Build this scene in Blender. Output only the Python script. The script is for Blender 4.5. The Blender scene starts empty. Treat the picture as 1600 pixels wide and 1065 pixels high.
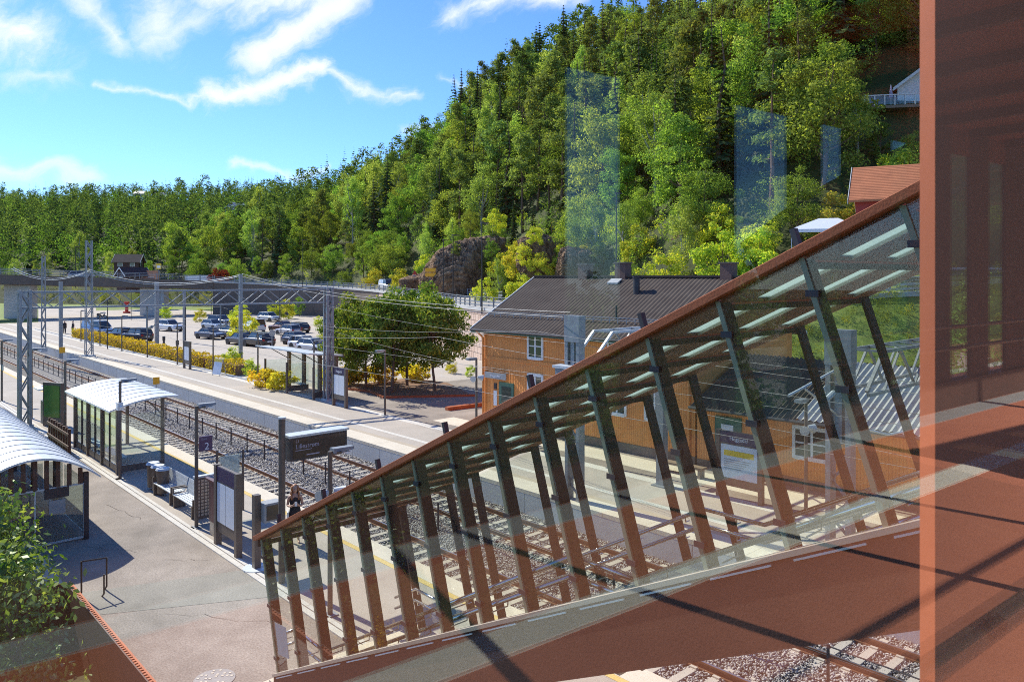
import bpy, math, random
import numpy as np
from mathutils import Vector, Matrix
random.seed(7)
sc = bpy.context.scene
C = sc.collection
R = math.radians
CAM = 8.1; F = 1200.0
# track frame: a runs along the rails away from the camera, b across them
SA, CA = math.sin(R(42.4)), math.cos(R(42.4))
def T(a, b, z=0.0): return Vector((-4.39 - SA*a + CA*b, 14.5 + CA*a + SA*b, z))
RZ = math.atan2(-CA, SA)          # local x = -a, local y = b
def at(px, py, z=0.0):
    d = F*(CAM - z)/(py - 430.0)
    return Vector(((px - 800)/F*d, d, z))
def px_at(px, d, z=0.0): return Vector(((px - 800)/F*d, d, z))
def ab(v):
    x, y = v[0] + 4.39, v[1] - 14.5
    return (-SA*x + CA*y, CA*x + SA*y)

# ------------------------------------------------------------------ meshes
class MB:
    def __init__(s): s.v = []; s.f = []
    def add(s, vs, fs):
        o = len(s.v); s.v += [tuple(p) for p in vs]; s.f += [tuple(i + o for i in f) for f in fs]; return s
    def hexa(s, p):   # 8 points: bottom 4 ccw, top 4 ccw
        return s.add(p, [(0,3,2,1),(4,5,6,7),(0,1,5,4),(1,2,6,5),(2,3,7,6),(3,0,4,7)])
    def box(s, x0, x1, y0, y1, z0, z1):
        return s.hexa([(x0,y0,z0),(x1,y0,z0),(x1,y1,z0),(x0,y1,z0),(x0,y0,z1),(x1,y0,z1),(x1,y1,z1),(x0,y1,z1)])
    def cbox(s, cx, cy, cz, sx, sy, sz): return s.box(cx-sx/2,cx+sx/2,cy-sy/2,cy+sy/2,cz-sz/2,cz+sz/2)
    def bar(s, p, q, w, h=None, up=(0,0,1)):
        p, q = Vector(p), Vector(q); h = w if h is None else h
        d = (q - p).normalized(); u = Vector(up)
        if abs(d.dot(u)) > .99: u = Vector((1,0,0))
        x = d.cross(u).normalized()*w/2; y = x.cross(d).normalized()*h/2
        return s.hexa([p-x-y,p+x-y,q+x-y,q-x-y,p-x+y,p+x+y,q+x+y,q-x+y])
    def tube(s, p, q, r, r2=None, n=8, cap=True):
        p, q = Vector(p), Vector(q); r2 = r if r2 is None else r2
        d = (q - p).normalized(); u = Vector((0,0,1)) if abs(d.z) < .95 else Vector((1,0,0))
        x = d.cross(u).normalized(); y = d.cross(x).normalized()
        o = len(s.v)
        for c, rr in ((p, r), (q, r2)):
            for i in range(n):
                t = 2*math.pi*i/n; s.v.append(tuple(c + (x*math.cos(t) + y*math.sin(t))*rr))
        for i in range(n):
            j = (i+1) % n; s.f.append((o+i, o+n+i, o+n+j, o+j))
        if cap: s.f.append(tuple(o+i for i in range(n))); s.f.append(tuple(o+n+i for i in reversed(range(n))))
        return s
    def path(s, pts, r, n=6):
        for i in range(len(pts)-1): s.tube(pts[i], pts[i+1], r, n=n)
        return s
    def prism(s, poly, axis, a0, a1):  # poly in the two other axes (in order), extruded along axis 0/1/2
        n = len(poly)
        def mk(p, a):
            l = list(p); l.insert(axis, a); return tuple(l)
        vs = [mk(p, a0) for p in poly] + [mk(p, a1) for p in poly]
        fs = [tuple(range(n)), tuple(reversed(range(n, 2*n)))] + [(i, i+n, (i+1) % n + n, (i+1) % n) for i in range(n)]
        return s.add(vs, fs)
    def quad(s, a, b, c, d): return s.add([a,b,c,d], [(0,1,2,3)])
    def loft(s, rings, cap=True):
        o = len(s.v); n = len(rings[0])
        for r in rings: s.v += [tuple(p) for p in r]
        for k in range(len(rings)-1):
            for i in range(n):
                j = (i+1) % n; s.f.append((o+k*n+i, o+k*n+j, o+(k+1)*n+j, o+(k+1)*n+i))
        if cap: s.f.append(tuple(o+i for i in reversed(range(n)))); s.f.append(tuple(o+(len(rings)-1)*n+i for i in range(n)))
        return s
    def disc(s, c, r, n=16, nrm=(0,0,1)):
        c = Vector(c); d = Vector(nrm).normalized(); u = Vector((0,0,1)) if abs(d.z) < .95 else Vector((1,0,0))
        x = d.cross(u).normalized(); y = d.cross(x).normalized()
        return s.add([c + (x*math.cos(2*math.pi*i/n) - y*math.sin(2*math.pi*i/n))*r for i in range(n)], [tuple(range(n))])
    def ball(s, c, rx, ry=None, rz=None, nu=12, nv=8):
        ry = rx if ry is None else ry; rz = rx if rz is None else rz
        rings = []
        for k in range(1, nv):
            ph = math.pi*k/nv - math.pi/2
            rings.append([(c[0]+rx*math.cos(ph)*math.cos(2*math.pi*i/nu), c[1]+ry*math.cos(ph)*math.sin(2*math.pi*i/nu), c[2]+rz*math.sin(ph)) for i in range(nu)])
        return s.loft(rings)
    def mesh(s, name, m=None, smooth=False, bevel=0):
        me = bpy.data.meshes.new(name); me.from_pydata(s.v, [], s.f); me.validate(); me.update()
        if m: me.materials.append(m)
        if smooth: me.polygons.foreach_set('use_smooth', [True]*len(me.polygons))
        return me

def np_mesh(name, V, Fq, m=None):
    me = bpy.data.meshes.new(name); V = np.asarray(V, np.float32); Fq = np.asarray(Fq, np.int32)
    k = Fq.shape[1]
    me.vertices.add(len(V)); me.vertices.foreach_set('co', V.ravel())
    me.loops.add(Fq.size); me.loops.foreach_set('vertex_index', Fq.ravel())
    me.polygons.add(len(Fq)); me.polygons.foreach_set('loop_start', np.arange(0, Fq.size, k, dtype=np.int32))
    me.polygons.foreach_set('loop_total', np.full(len(Fq), k, np.int32))
    me.update(calc_edges=True)
    if m: me.materials.append(m)
    return me

def obj(name, me, parent=None, loc=(0,0,0), rz=0.0, sc_=None):
    o = bpy.data.objects.new(name, me); C.objects.link(o); o.parent = parent
    o.location = loc; o.rotation_euler = (0,0,rz)
    if sc_ is not None: o.scale = sc_ if hasattr(sc_, '__len__') else (sc_,)*3
    return o
def tag(o, label, cat, group=None):
    o['label'] = label; o['category'] = cat
    if group: o['group'] = group
    return o
def E(name, label, cat, loc=(0,0,0), rz=0.0, group=None):
    return tag(obj(name, None, None, loc, rz), label, cat, group)
def P(name, mb, m, parent, smooth=False, bevel=0.0, label=None):
    o = obj(name, mb.mesh(name, m, smooth), parent)
    if bevel:
        b = o.modifiers.new('bevel', 'BEVEL'); b.width = bevel; b.segments = 2; b.limit_method = 'ANGLE'
    if label: o['label'] = label
    return o
def TH(name, mb, m, label, cat, loc=(0,0,0), rz=0.0, group=None, smooth=False, bevel=0.0):
    o = P(name, mb, m, None, smooth, bevel); o.location = loc; o.rotation_euler = (0,0,rz)
    return tag(o, label, cat, group)
def S(name, mb, m, kind='structure', smooth=False):
    o = P(name, mb, m, None, smooth); o['kind'] = kind; return o
def dup(o, loc=None, rz=None, label=None, parent=None, scale=None):
    c = o.copy(); C.objects.link(c)
    if parent: c.parent = parent
    if loc is not None: c.location = loc
    if rz is not None: c.rotation_euler = (0,0,rz)
    if scale is not None: c.scale = (scale,)*3
    if label: c['label'] = label
    for ch in list(o.children): dup(ch, parent=c)
    return c
def text(name, s, size, m, parent, loc, rot, ext=0.002, align='LEFT'):
    cu = bpy.data.curves.new(name, 'FONT'); cu.body = s; cu.size = size; cu.extrude = ext; cu.align_x = align
    to = bpy.data.objects.new('tmp_text', cu); C.objects.link(to); dg = bpy.context.evaluated_depsgraph_get()
    me = bpy.data.meshes.new_from_object(to.evaluated_get(dg)); bpy.data.objects.remove(to); me.materials.clear(); me.materials.append(m)
    o = obj(name, me, parent, loc); o.rotation_euler = rot; return o

# ------------------------------------------------------------------ materials
def nt(name):
    m = bpy.data.materials.new(name); m.use_nodes = True
    t = m.node_tree; t.nodes.clear(); out = t.nodes.new('ShaderNodeOutputMaterial'); return m, t, out
def N(t, k, **kw):
    n = t.nodes.new(k)
    for a, v in kw.items():
        if a in ('in_',):
            for i, x in v.items(): n.inputs[i].default_value = x
        else: setattr(n, a, v)
    return n
def c4(c): return (c[0], c[1], c[2], 1.0)
def pm(name, col, col2=None, scale=3.0, rough=.7, metal=0.0, bump=0.0, bscale=None, detail=6.0, spec=.4, coord='Object', stretch=None, alpha=None, coat=0.0):
    m, t, out = nt(name)
    b = N(t, 'ShaderNodeBsdfPrincipled'); t.links.new(b.outputs[0], out.inputs[0])
    b.inputs['Roughness'].default_value = rough; b.inputs['Metallic'].default_value = metal
    b.inputs['Specular IOR Level'].default_value = spec
    if coat: b.inputs['Coat Weight'].default_value = coat; b.inputs['Coat Roughness'].default_value = .08
    if col2 is None: col2 = tuple(x*.82 for x in col)
    tc = N(t, 'ShaderNodeTexCoord'); src = tc.outputs[coord]
    if stretch:
        mp = N(t, 'ShaderNodeMapping'); mp.inputs['Scale'].default_value = stretch; t.links.new(src, mp.inputs[0]); src = mp.outputs[0]
    no = N(t, 'ShaderNodeTexNoise'); no.inputs['Scale'].default_value = scale; no.inputs['Detail'].default_value = detail; no.inputs['Roughness'].default_value = .65
    t.links.new(src, no.inputs['Vector'])
    rp = N(t, 'ShaderNodeValToRGB'); rp.color_ramp.elements[0].position = .3; rp.color_ramp.elements[1].position = .7
    rp.color_ramp.elements[0].color = c4(col); rp.color_ramp.elements[1].color = c4(col2)
    t.links.new(no.outputs['Fac'], rp.inputs[0]); t.links.new(rp.outputs[0], b.inputs['Base Color'])
    if bump:
        n2 = N(t, 'ShaderNodeTexNoise'); n2.inputs['Scale'].default_value = bscale or scale*6; n2.inputs['Detail'].default_value = 4
        t.links.new(src, n2.inputs['Vector'])
        bp = N(t, 'ShaderNodeBump'); bp.inputs['Strength'].default_value = bump; bp.inputs['Distance'].default_value = .02
        t.links.new(n2.outputs['Fac'], bp.inputs['Height']); t.links.new(bp.outputs[0], b.inputs['Normal'])
    m['nodes'] = 1
    return m
def ground_mat(name, cols, s1, s2, rough=.9, bump=.4, grain=60.0, gamp=.25):
    """large stains (s1) + finer blotches (s2) + fine grain"""
    m, t, out = nt(name); b = N(t, 'ShaderNodeBsdfPrincipled'); t.links.new(b.outputs[0], out.inputs[0])
    b.inputs['Roughness'].default_value = rough; b.inputs['Specular IOR Level'].default_value = .25
    tc = N(t, 'ShaderNodeTexCoord'); v = tc.outputs['Object']
    a = N(t, 'ShaderNodeTexNoise', in_={'Scale': s1, 'Detail': 7.0, 'Roughness': .6, 'Distortion': .6}); t.links.new(v, a.inputs['Vector'])
    c = N(t, 'ShaderNodeTexNoise', in_={'Scale': s2, 'Detail': 8.0, 'Roughness': .7}); t.links.new(v, c.inputs['Vector'])
    rp = N(t, 'ShaderNodeValToRGB'); e = rp.color_ramp.elements; e[0].position = .3; e[1].position = .72; e[0].color = c4(cols[0]); e[1].color = c4(cols[1])
    if len(cols) > 2:
        x = e.new(.5); x.color = c4(cols[2])
    mx = N(t, 'ShaderNodeMath', operation='ADD'); h1 = N(t, 'ShaderNodeMath', operation='MULTIPLY'); h2 = N(t, 'ShaderNodeMath', operation='MULTIPLY')
    h1.inputs[1].default_value = .6; h2.inputs[1].default_value = .4
    t.links.new(a.outputs['Fac'], h1.inputs[0]); t.links.new(c.outputs['Fac'], h2.inputs[0]); t.links.new(h1.outputs[0], mx.inputs[0]); t.links.new(h2.outputs[0], mx.inputs[1])
    t.links.new(mx.outputs[0], rp.inputs[0])
    g = N(t, 'ShaderNodeTexNoise', in_={'Scale': grain, 'Detail': 3.0, 'Roughness': .8}); t.links.new(v, g.inputs['Vector'])
    gr = N(t, 'ShaderNodeMapRange', in_={'From Min': .3, 'From Max': .7, 'To Min': 1-gamp, 'To Max': 1+gamp}); t.links.new(g.outputs['Fac'], gr.inputs[0])
    vm = N(t, 'ShaderNodeVectorMath', operation='SCALE'); t.links.new(rp.outputs[0], vm.inputs[0]); t.links.new(gr.outputs[0], vm.inputs['Scale'])
    t.links.new(vm.outputs[0], b.inputs['Base Color'])
    if bump:
        bp = N(t, 'ShaderNodeBump', in_={'Strength': bump, 'Distance': .02}); t.links.new(g.outputs['Fac'], bp.inputs['Height']); t.links.new(bp.outputs[0], b.inputs['Normal'])
    return m
def foliage(name, cols, hue=.03, val=.35, trans=.35, tint=(1.2,1.2,.45), gloss=0.0):
    m, t, out = nt(name)
    g = N(t, 'ShaderNodeNewGeometry'); oi = N(t, 'ShaderNodeObjectInfo')
    rp = N(t, 'ShaderNodeValToRGB'); e = rp.color_ramp.elements; e[0].color = c4(cols[0]); e[1].color = c4(cols[-1]); e[0].position = .1; e[1].position = .95
    for i, c in enumerate(cols[1:-1]):
        x = e.new((i+1)/(len(cols)-1)); x.color = c4(c)
    t.links.new(g.outputs['Random Per Island'], rp.inputs[0])
    hs = N(t, 'ShaderNodeHueSaturation'); BR = 1.42; t.links.new(rp.outputs[0], hs.inputs['Color'])
    mh = N(t, 'ShaderNodeMapRange', in_={'To Min': .5-hue, 'To Max': .5+hue}); t.links.new(oi.outputs['Random'], mh.inputs[0]); t.links.new(mh.outputs[0], hs.inputs['Hue'])
    ml = N(t, 'ShaderNodeMath', operation='MULTIPLY'); ml.inputs[1].default_value = 7.13; t.links.new(oi.outputs['Random'], ml.inputs[0])
    fr = N(t, 'ShaderNodeMath', operation='FRACT'); t.links.new(ml.outputs[0], fr.inputs[0])
    mv = N(t, 'ShaderNodeMapRange', in_={'To Min': BR*(1-val), 'To Max': BR*(1+val)}); t.links.new(fr.outputs[0], mv.inputs[0]); t.links.new(mv.outputs[0], hs.inputs['Value'])
    d = N(t, 'ShaderNodeBsdfDiffuse'); tr = N(t, 'ShaderNodeBsdfTranslucent'); mx = N(t, 'ShaderNodeMixShader', in_={0: trans})
    tt = N(t, 'ShaderNodeVectorMath', operation='MULTIPLY'); tt.inputs[1].default_value = tint
    t.links.new(hs.outputs[0], tt.inputs[0]); t.links.new(hs.outputs[0], d.inputs[0]); t.links.new(tt.outputs[0], tr.inputs[0])
    t.links.new(d.outputs[0], mx.inputs[1]); t.links.new(tr.outputs[0], mx.inputs[2])
    gl = N(t, 'ShaderNodeBsdfGlossy', in_={'Roughness': .45}); gl.inputs[0].default_value = (.8,.85,.7,1)
    m2 = N(t, 'ShaderNodeMixShader', in_={0: gloss}); t.links.new(mx.outputs[0], m2.inputs[1]); t.links.new(gl.outputs[0], m2.inputs[2])
    t.links.new(m2.outputs[0], out.inputs[0]); return m
def glass(name, f0=.04, tint=(1,1,1), dirt=0.0, refl=(1,1,1)):
    m, t, out = nt(name)
    g = N(t, 'ShaderNodeNewGeometry'); dp = N(t, 'ShaderNodeVectorMath', operation='DOT_PRODUCT')
    t.links.new(g.outputs['Normal'], dp.inputs[0]); t.links.new(g.outputs['Incoming'], dp.inputs[1])
    ab_ = N(t, 'ShaderNodeMath', operation='ABSOLUTE'); t.links.new(dp.outputs['Value'], ab_.inputs[0])
    om = N(t, 'ShaderNodeMath', operation='SUBTRACT'); om.inputs[0].default_value = 1.0; t.links.new(ab_.outputs[0], om.inputs[1])
    pw = N(t, 'ShaderNodeMath', operation='POWER'); pw.inputs[1].default_value = 5.0; t.links.new(om.outputs[0], pw.inputs[0])
    ma = N(t, 'ShaderNodeMath', operation='MULTIPLY_ADD'); ma.inputs[1].default_value = 1-f0; ma.inputs[2].default_value = f0; t.links.new(pw.outputs[0], ma.inputs[0])
    tb = N(t, 'ShaderNodeBsdfTransparent'); tb.inputs[0].default_value = c4(tint)
    gl = N(t, 'ShaderNodeBsdfGlossy', in_={'Roughness': 0.0}); gl.inputs[0].default_value = c4(refl)
    mx = N(t, 'ShaderNodeMixShader'); t.links.new(ma.outputs[0], mx.inputs[0]); t.links.new(tb.outputs[0], mx.inputs[1]); t.links.new(gl.outputs[0], mx.inputs[2])
    fin = mx
    if dirt:
        no = N(t, 'ShaderNodeTexNoise', in_={'Scale': 14.0, 'Detail': 8.0, 'Roughness': .8}); tc = N(t, 'ShaderNodeTexCoord'); t.links.new(tc.outputs['Object'], no.inputs['Vector'])
        mr = N(t, 'ShaderNodeMapRange', in_={'From Min': .55, 'From Max': .8, 'To Min': 0.0, 'To Max': dirt}); t.links.new(no.outputs['Fac'], mr.inputs[0])
        df = N(t, 'ShaderNodeBsdfDiffuse'); df.inputs[0].default_value = (.5,.48,.42,1)
        m3 = N(t, 'ShaderNodeMixShader'); t.links.new(mr.outputs[0], m3.inputs[0]); t.links.new(mx.outputs[0], m3.inputs[1]); t.links.new(df.outputs[0], m3.inputs[2]); fin = m3
    t.links.new(fin.outputs[0], out.inputs[0]); return m

M = {}
M['asphalt'] = ground_mat('asphalt', [(.38,.33,.275),(.56,.49,.41),(.47,.41,.345)], .16, 1.1, grain=28, gamp=.3)
M['plaza'] = ground_mat('sidewalk_asphalt', [(.165,.14,.115),(.42,.36,.30),(.29,.247,.205)], .3, 1.1, grain=24, gamp=.38)
M['patch'] = ground_mat('asphalt_patch', [(.19,.18,.15),(.36,.335,.28)], .3, 1.2, grain=24, gamp=.3)
M['platform'] = ground_mat('platform_asphalt', [(.36,.315,.26),(.53,.465,.39)], .3, 1.5, grain=30, gamp=.2)
M['slab'] = ground_mat('pale_paving', [(.58,.51,.40),(.72,.64,.51)], .5, 2.0, grain=30, gamp=.1)
M['white_line'] = ground_mat('pale_granite', [(.56,.52,.45),(.70,.66,.58)], .8, 3.0, grain=40, gamp=.15)
M['yellow_line'] = ground_mat('worn_yellow_paint', [(.62,.42,.12),(.72,.55,.24)], 1.5, 4.0, grain=40, gamp=.2)
M['gravel'] = ground_mat('light_gravel', [(.44,.385,.31),(.58,.51,.42)], .1, .8, grain=18, gamp=.22)
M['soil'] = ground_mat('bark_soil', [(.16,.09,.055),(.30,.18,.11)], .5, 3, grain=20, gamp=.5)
M['grass'] = ground_mat('grass', [(.10,.14,.03),(.34,.36,.09),(.17,.23,.045)], .5, 3.0, grain=14, gamp=.35)
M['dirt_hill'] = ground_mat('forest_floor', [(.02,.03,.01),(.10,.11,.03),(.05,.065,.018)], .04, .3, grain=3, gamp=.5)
M['concrete'] = ground_mat('concrete', [(.46,.46,.45),(.60,.60,.58)], .4, 2.5, grain=20, gamp=.12, bump=.15)
M['concrete_d'] = ground_mat('dark_concrete', [(.13,.105,.085),(.22,.18,.15)], .15, 1.2, grain=10, gamp=.2)
M['road'] = ground_mat('road_asphalt', [(.40,.36,.31),(.52,.47,.40)], .1, .8, grain=14, gamp=.15)
M['ballast'] = ground_mat('ballast_bed', [(.12,.11,.10),(.30,.28,.26)], 1.2, 9, grain=30, gamp=.6, bump=1.0)
M['tie'] = ground_mat('concrete_sleeper', [(.40,.355,.28),(.58,.52,.43)], .6, 5, grain=40, gamp=.12)
M['rail'] = pm('rusty_rail', (.16,.075,.04), (.26,.14,.085), 4, .55, .5)
M['railtop'] = pm('polished_rail', (.55,.5,.46), (.62,.58,.55), 4, .3, .9)
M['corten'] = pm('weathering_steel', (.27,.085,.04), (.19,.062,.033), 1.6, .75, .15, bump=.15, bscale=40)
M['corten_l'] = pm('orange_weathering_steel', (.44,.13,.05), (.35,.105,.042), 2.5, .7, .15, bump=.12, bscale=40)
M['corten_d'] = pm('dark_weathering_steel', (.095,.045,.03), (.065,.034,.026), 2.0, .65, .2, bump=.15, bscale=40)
M['fin'] = pm('fin_steel', (.085,.042,.03), (.06,.036,.028), 1.5, .6, .25)
M['finedge'] = pm('olive_sunlit_edge', (.30,.31,.20), (.24,.25,.16), 3, .45, .3)  # pale olive puts the sunlight on the fins' outer edges into the colour
M['sill'] = pm('pale_aluminium_sill', (.46,.41,.34), (.54,.49,.42), 3, .4, .5)
M['cream'] = pm('cream_flashing', (.80,.74,.60), (.86,.82,.72), 4, .5)
M['steel'] = pm('stainless_steel', (.62,.60,.57), (.52,.50,.48), 8, .25, .95)
M['galv'] = pm('galvanised_steel', (.22,.24,.26), (.31,.33,.35), 6, .55, .4)
M['galv_l'] = pm('pale_galvanised_steel', (.50,.54,.57), (.60,.64,.66), 6, .5, .3)
M['brownpost'] = pm('bronze_painted_steel', (.125,.105,.09), (.165,.14,.12), 5, .5, .4)
M['darkpost'] = pm('dark_painted_steel', (.045,.045,.05), (.07,.07,.075), 5, .5, .4)
M['black'] = pm('black_paint', (.015,.015,.017), (.03,.03,.03), 5, .45)
M['white'] = pm('white_paint', (.78,.78,.76), (.70,.70,.68), 4, .45)
M['whiteroof'] = pm('white_roof_sheet', (.74,.755,.76), (.66,.675,.68), .8, .35, .1)
M['gutter'] = pm('grey_paint', (.30,.31,.31), (.38,.39,.39), 4, .5)
M['signblue'] = pm('dark_blue_sign', (.025,.02,.075), (.035,.03,.09), 3, .35)
M['signpurple'] = pm('purple_sign', (.09,.05,.11), (.11,.065,.13), 3, .35)
M['paper'] = pm('paper_poster', (.70,.73,.78), (.62,.66,.72), 2, .4)
M['paperw'] = pm('white_poster', (.82,.84,.86), (.76,.79,.82), 2, .4)
M['yellowband'] = pm('yellow_band', (.80,.58,.06), (.75,.52,.05), 2, .4)
M['lettering'] = pm('white_lettering', (.8,.8,.84), (.75,.75,.8), 2, .5)
M['dimletter'] = pm('dim_lettering', (.40,.38,.46), (.36,.34,.42), 2, .5)
M['screen'] = pm('dark_display_glass', (.02,.016,.016), (.035,.026,.02), 2, .12, spec=.6)
M['maroon'] = pm('maroon_paint', (.085,.018,.03), (.06,.014,.024), 3, .4)
M['greenglass'] = pm('green_poster', (.05,.14,.03), (.09,.22,.05), 1.5, .2, spec=.6)
M['yellow'] = pm('yellow_sign', (.90,.45,.02), (.85,.40,.02), 3, .45)
M['wood'] = pm('weathered_wood', (.30,.22,.15), (.20,.14,.10), 4, .7, stretch=(1,1,8))
M['woodbrown'] = pm('brown_stained_wood', (.13,.065,.04), (.09,.045,.03), 5, .7)
M['redthing'] = pm('red_paint', (.55,.05,.03), (.48,.04,.03), 3, .5)
M['rubber'] = pm('tyre_rubber', (.018,.018,.018), (.03,.03,.03), 6, .8)
M['rim'] = pm('alloy_rim', (.45,.46,.47), (.38,.39,.40), 6, .35, .7)
M['carglass'] = pm('car_glass', (.02,.025,.03), (.03,.035,.04), 2, .06, spec=.9)
M['lampglass'] = pm('headlight_lens', (.7,.72,.75), (.62,.65,.68), 2, .15, spec=.7)
M['tail'] = pm('tail_light_lens', (.35,.01,.01), (.28,.01,.01), 2, .2)
M['chimney'] = pm('chimney_brick', (.20,.11,.085), (.13,.08,.07), 9, .85, bump=.3)
M['rooftile_r'] = pm('red_roof_tile', (.45,.16,.08), (.34,.12,.07), 6, .8)
M['redwall'] = pm('red_boards', (.42,.055,.04), (.33,.045,.035), 3, .7)
M['houseglass'] = pm('window_glass', (.05,.07,.06), (.03,.05,.04), 2, .05, spec=.9)
M['greendoor'] = pm('green_door', (.06,.15,.115), (.045,.12,.09), 3, .45)
M['bark'] = pm('tree_bark', (.11,.075,.05), (.19,.14,.10), 5, .9, stretch=(1,1,.25))
M['barkpine'] = pm('pine_bark', (.20,.115,.07), (.13,.085,.06), 4, .9, stretch=(1,1,.25))
M['barkbirch'] = pm('birch_bark', (.55,.53,.48), (.25,.24,.22), 6, .8, stretch=(1,1,2))
M['floor_red'] = ground_mat('red_floor_coating', [(.46,.15,.085),(.58,.215,.125)], .8, 4, rough=.75, grain=50, gamp=.14, bump=.1)
M['strip'] = ground_mat('tactile_strip', [(.72,.70,.60),(.82,.79,.69)], 2, 6, grain=60, gamp=.08, bump=.1)
M['glass'] = glass('window_glass_pane', .08, (.97,.985,.98), refl=(1,1,1))
M['stairglass'] = glass('stair_glass', .04, (.965,.985,.955))
M['clear'] = glass('shelter_glass', .05, (.90,.95,.93))
def frosted(name, c):
    m, t, out = nt(name); a = N(t, 'ShaderNodeBsdfTranslucent'); a.inputs[0].default_value = c4(c)
    b = N(t, 'ShaderNodeBsdfTransparent'); b.inputs[0].default_value = (.75,.86,.82,1); mx = N(t, 'ShaderNodeMixShader', in_={0: .6})
    g = N(t, 'ShaderNodeBsdfGlossy', in_={'Roughness': .1}); m2 = N(t, 'ShaderNodeMixShader', in_={0: .08})
    no = N(t, 'ShaderNodeTexNoise', in_={'Scale': 3.0, 'Detail': 5.0}); mr = N(t, 'ShaderNodeMapRange', in_={'To Min': .45, 'To Max': .8}); t.links.new(no.outputs[0], mr.inputs[0]); t.links.new(mr.outputs[0], mx.inputs[0])
    t.links.new(b.outputs[0], mx.inputs[1]); t.links.new(a.outputs[0], mx.inputs[2]); t.links.new(mx.outputs[0], m2.inputs[1]); t.links.new(g.outputs[0], m2.inputs[2]); t.links.new(m2.outputs[0], out.inputs[0]); return m
M['skylight'] = frosted('frosted_skylight', (.46,.53,.50))
def wave_mat(name, c1, c2, scale, rough, axis='X', bump=.5, metal=0.0, lo=.45, hi=.55):
    m, t, out = nt(name); b = N(t, 'ShaderNodeBsdfPrincipled', in_={'Roughness': rough, 'Metallic': metal}); t.links.new(b.outputs[0], out.inputs[0])
    tc = N(t, 'ShaderNodeTexCoord'); w = N(t, 'ShaderNodeTexWave', bands_direction=axis); w.inputs['Scale'].default_value = scale; t.links.new(tc.outputs['Object'], w.inputs['Vector'])
    no = N(t, 'ShaderNodeTexNoise', in_={'Scale': 1.2, 'Detail': 8.0}); t.links.new(tc.outputs['Object'], no.inputs['Vector'])
    r1 = N(t, 'ShaderNodeValToRGB'); r1.color_ramp.elements[0].color = c4(c1); r1.color_ramp.elements[1].color = c4(c2); r1.color_ramp.elements[0].position = lo; r1.color_ramp.elements[1].position = hi
    t.links.new(w.outputs['Fac'], r1.inputs[0])
    mr = N(t, 'ShaderNodeMapRange', in_={'From Min': .3, 'From Max': .7, 'To Min': .85, 'To Max': 1.12}); t.links.new(no.outputs['Fac'], mr.inputs[0])
    vm = N(t, 'ShaderNodeVectorMath', operation='SCALE'); t.links.new(r1.outputs[0], vm.inputs[0]); t.links.new(mr.outputs[0], vm.inputs['Scale']); t.links.new(vm.outputs[0], b.inputs['Base Color'])
    bp = N(t, 'ShaderNodeBump', in_={'Strength': bump, 'Distance': .03}); t.links.new(w.outputs['Fac'], bp.inputs['Height']); t.links.new(bp.outputs[0], b.inputs['Normal'])
    return m
M['orangewall'] = wave_mat('orange_boards', (.62,.20,.04), (.80,.31,.075), 2.6, .65, lo=.02, hi=.2)
def stone_mat():
    m, t, out = nt('stone_blocks'); b = N(t, 'ShaderNodeBsdfPrincipled', in_={'Roughness': .85}); t.links.new(b.outputs[0], out.inputs[0])
    uv = N(t, 'ShaderNodeUVMap'); br = N(t, 'ShaderNodeTexBrick', in_={'Scale': 1.0, 'Mortar Size': .035, 'Brick Width': .95, 'Row Height': .62}); br.offset = .37; br.squash = .7; br.squash_frequency = 3
    br.inputs['Color1'].default_value = (.58,.41,.32,1); br.inputs['Color2'].default_value = (.68,.51,.41,1); br.inputs['Mortar'].default_value = (.22,.16,.13,1)
    t.links.new(uv.outputs[0], br.inputs['Vector'])
    no = N(t, 'ShaderNodeTexNoise', in_={'Scale': 2.2, 'Detail': 8.0, 'Roughness': .7}); t.links.new(uv.outputs[0], no.inputs['Vector'])
    mr = N(t, 'ShaderNodeMapRange', in_={'From Min': .3, 'From Max': .7, 'To Min': .75, 'To Max': 1.15}); t.links.new(no.outputs['Fac'], mr.inputs[0])
    vm = N(t, 'ShaderNodeVectorMath', operation='SCALE'); t.links.new(br.outputs['Color'], vm.inputs[0]); t.links.new(mr.outputs[0], vm.inputs['Scale']); t.links.new(vm.outputs[0], b.inputs['Base Color'])
    bp = N(t, 'ShaderNodeBump', in_={'Strength': .8, 'Distance': .05}); t.links.new(br.outputs['Fac'], bp.inputs['Height']); bp.invert = True; t.links.new(bp.outputs[0], b.inputs['Normal']); return m
M['stone'] = stone_mat()
def rock_mat():
    m, t, out = nt('rock_face'); b = N(t, 'ShaderNodeBsdfPrincipled', in_={'Roughness': .9}); t.links.new(b.outputs[0], out.inputs[0])
    tc = N(t, 'ShaderNodeTexCoord'); mp = N(t, 'ShaderNodeMapping'); mp.inputs['Scale'].default_value = (1.3,1.3,.3); mp.inputs['Rotation'].default_value = (.35,.55,0); t.links.new(tc.outputs['Object'], mp.inputs[0])
    no = N(t, 'ShaderNodeTexNoise', in_={'Scale': .9, 'Detail': 14.0, 'Roughness': .8, 'Distortion': 1.6}); t.links.new(mp.outputs[0], no.inputs['Vector'])
    rp = N(t, 'ShaderNodeValToRGB'); e = rp.color_ramp.elements; e[0].position = .4; e[1].position = .64; e[0].color = (.045,.028,.016,1); e[1].color = (.60,.42,.27,1); x = e.new(.5); x.color = (.30,.185,.11,1)
    t.links.new(no.outputs['Fac'], rp.inputs[0]); t.links.new(rp.outputs[0], b.inputs['Base Color'])
    bp = N(t, 'ShaderNodeBump', in_={'Strength': 1.0, 'Distance': .6}); t.links.new(no.outputs['Fac'], bp.inputs['Height']); t.links.new(bp.outputs[0], b.inputs['Normal']); return m
M['rock'] = rock_mat()
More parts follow.
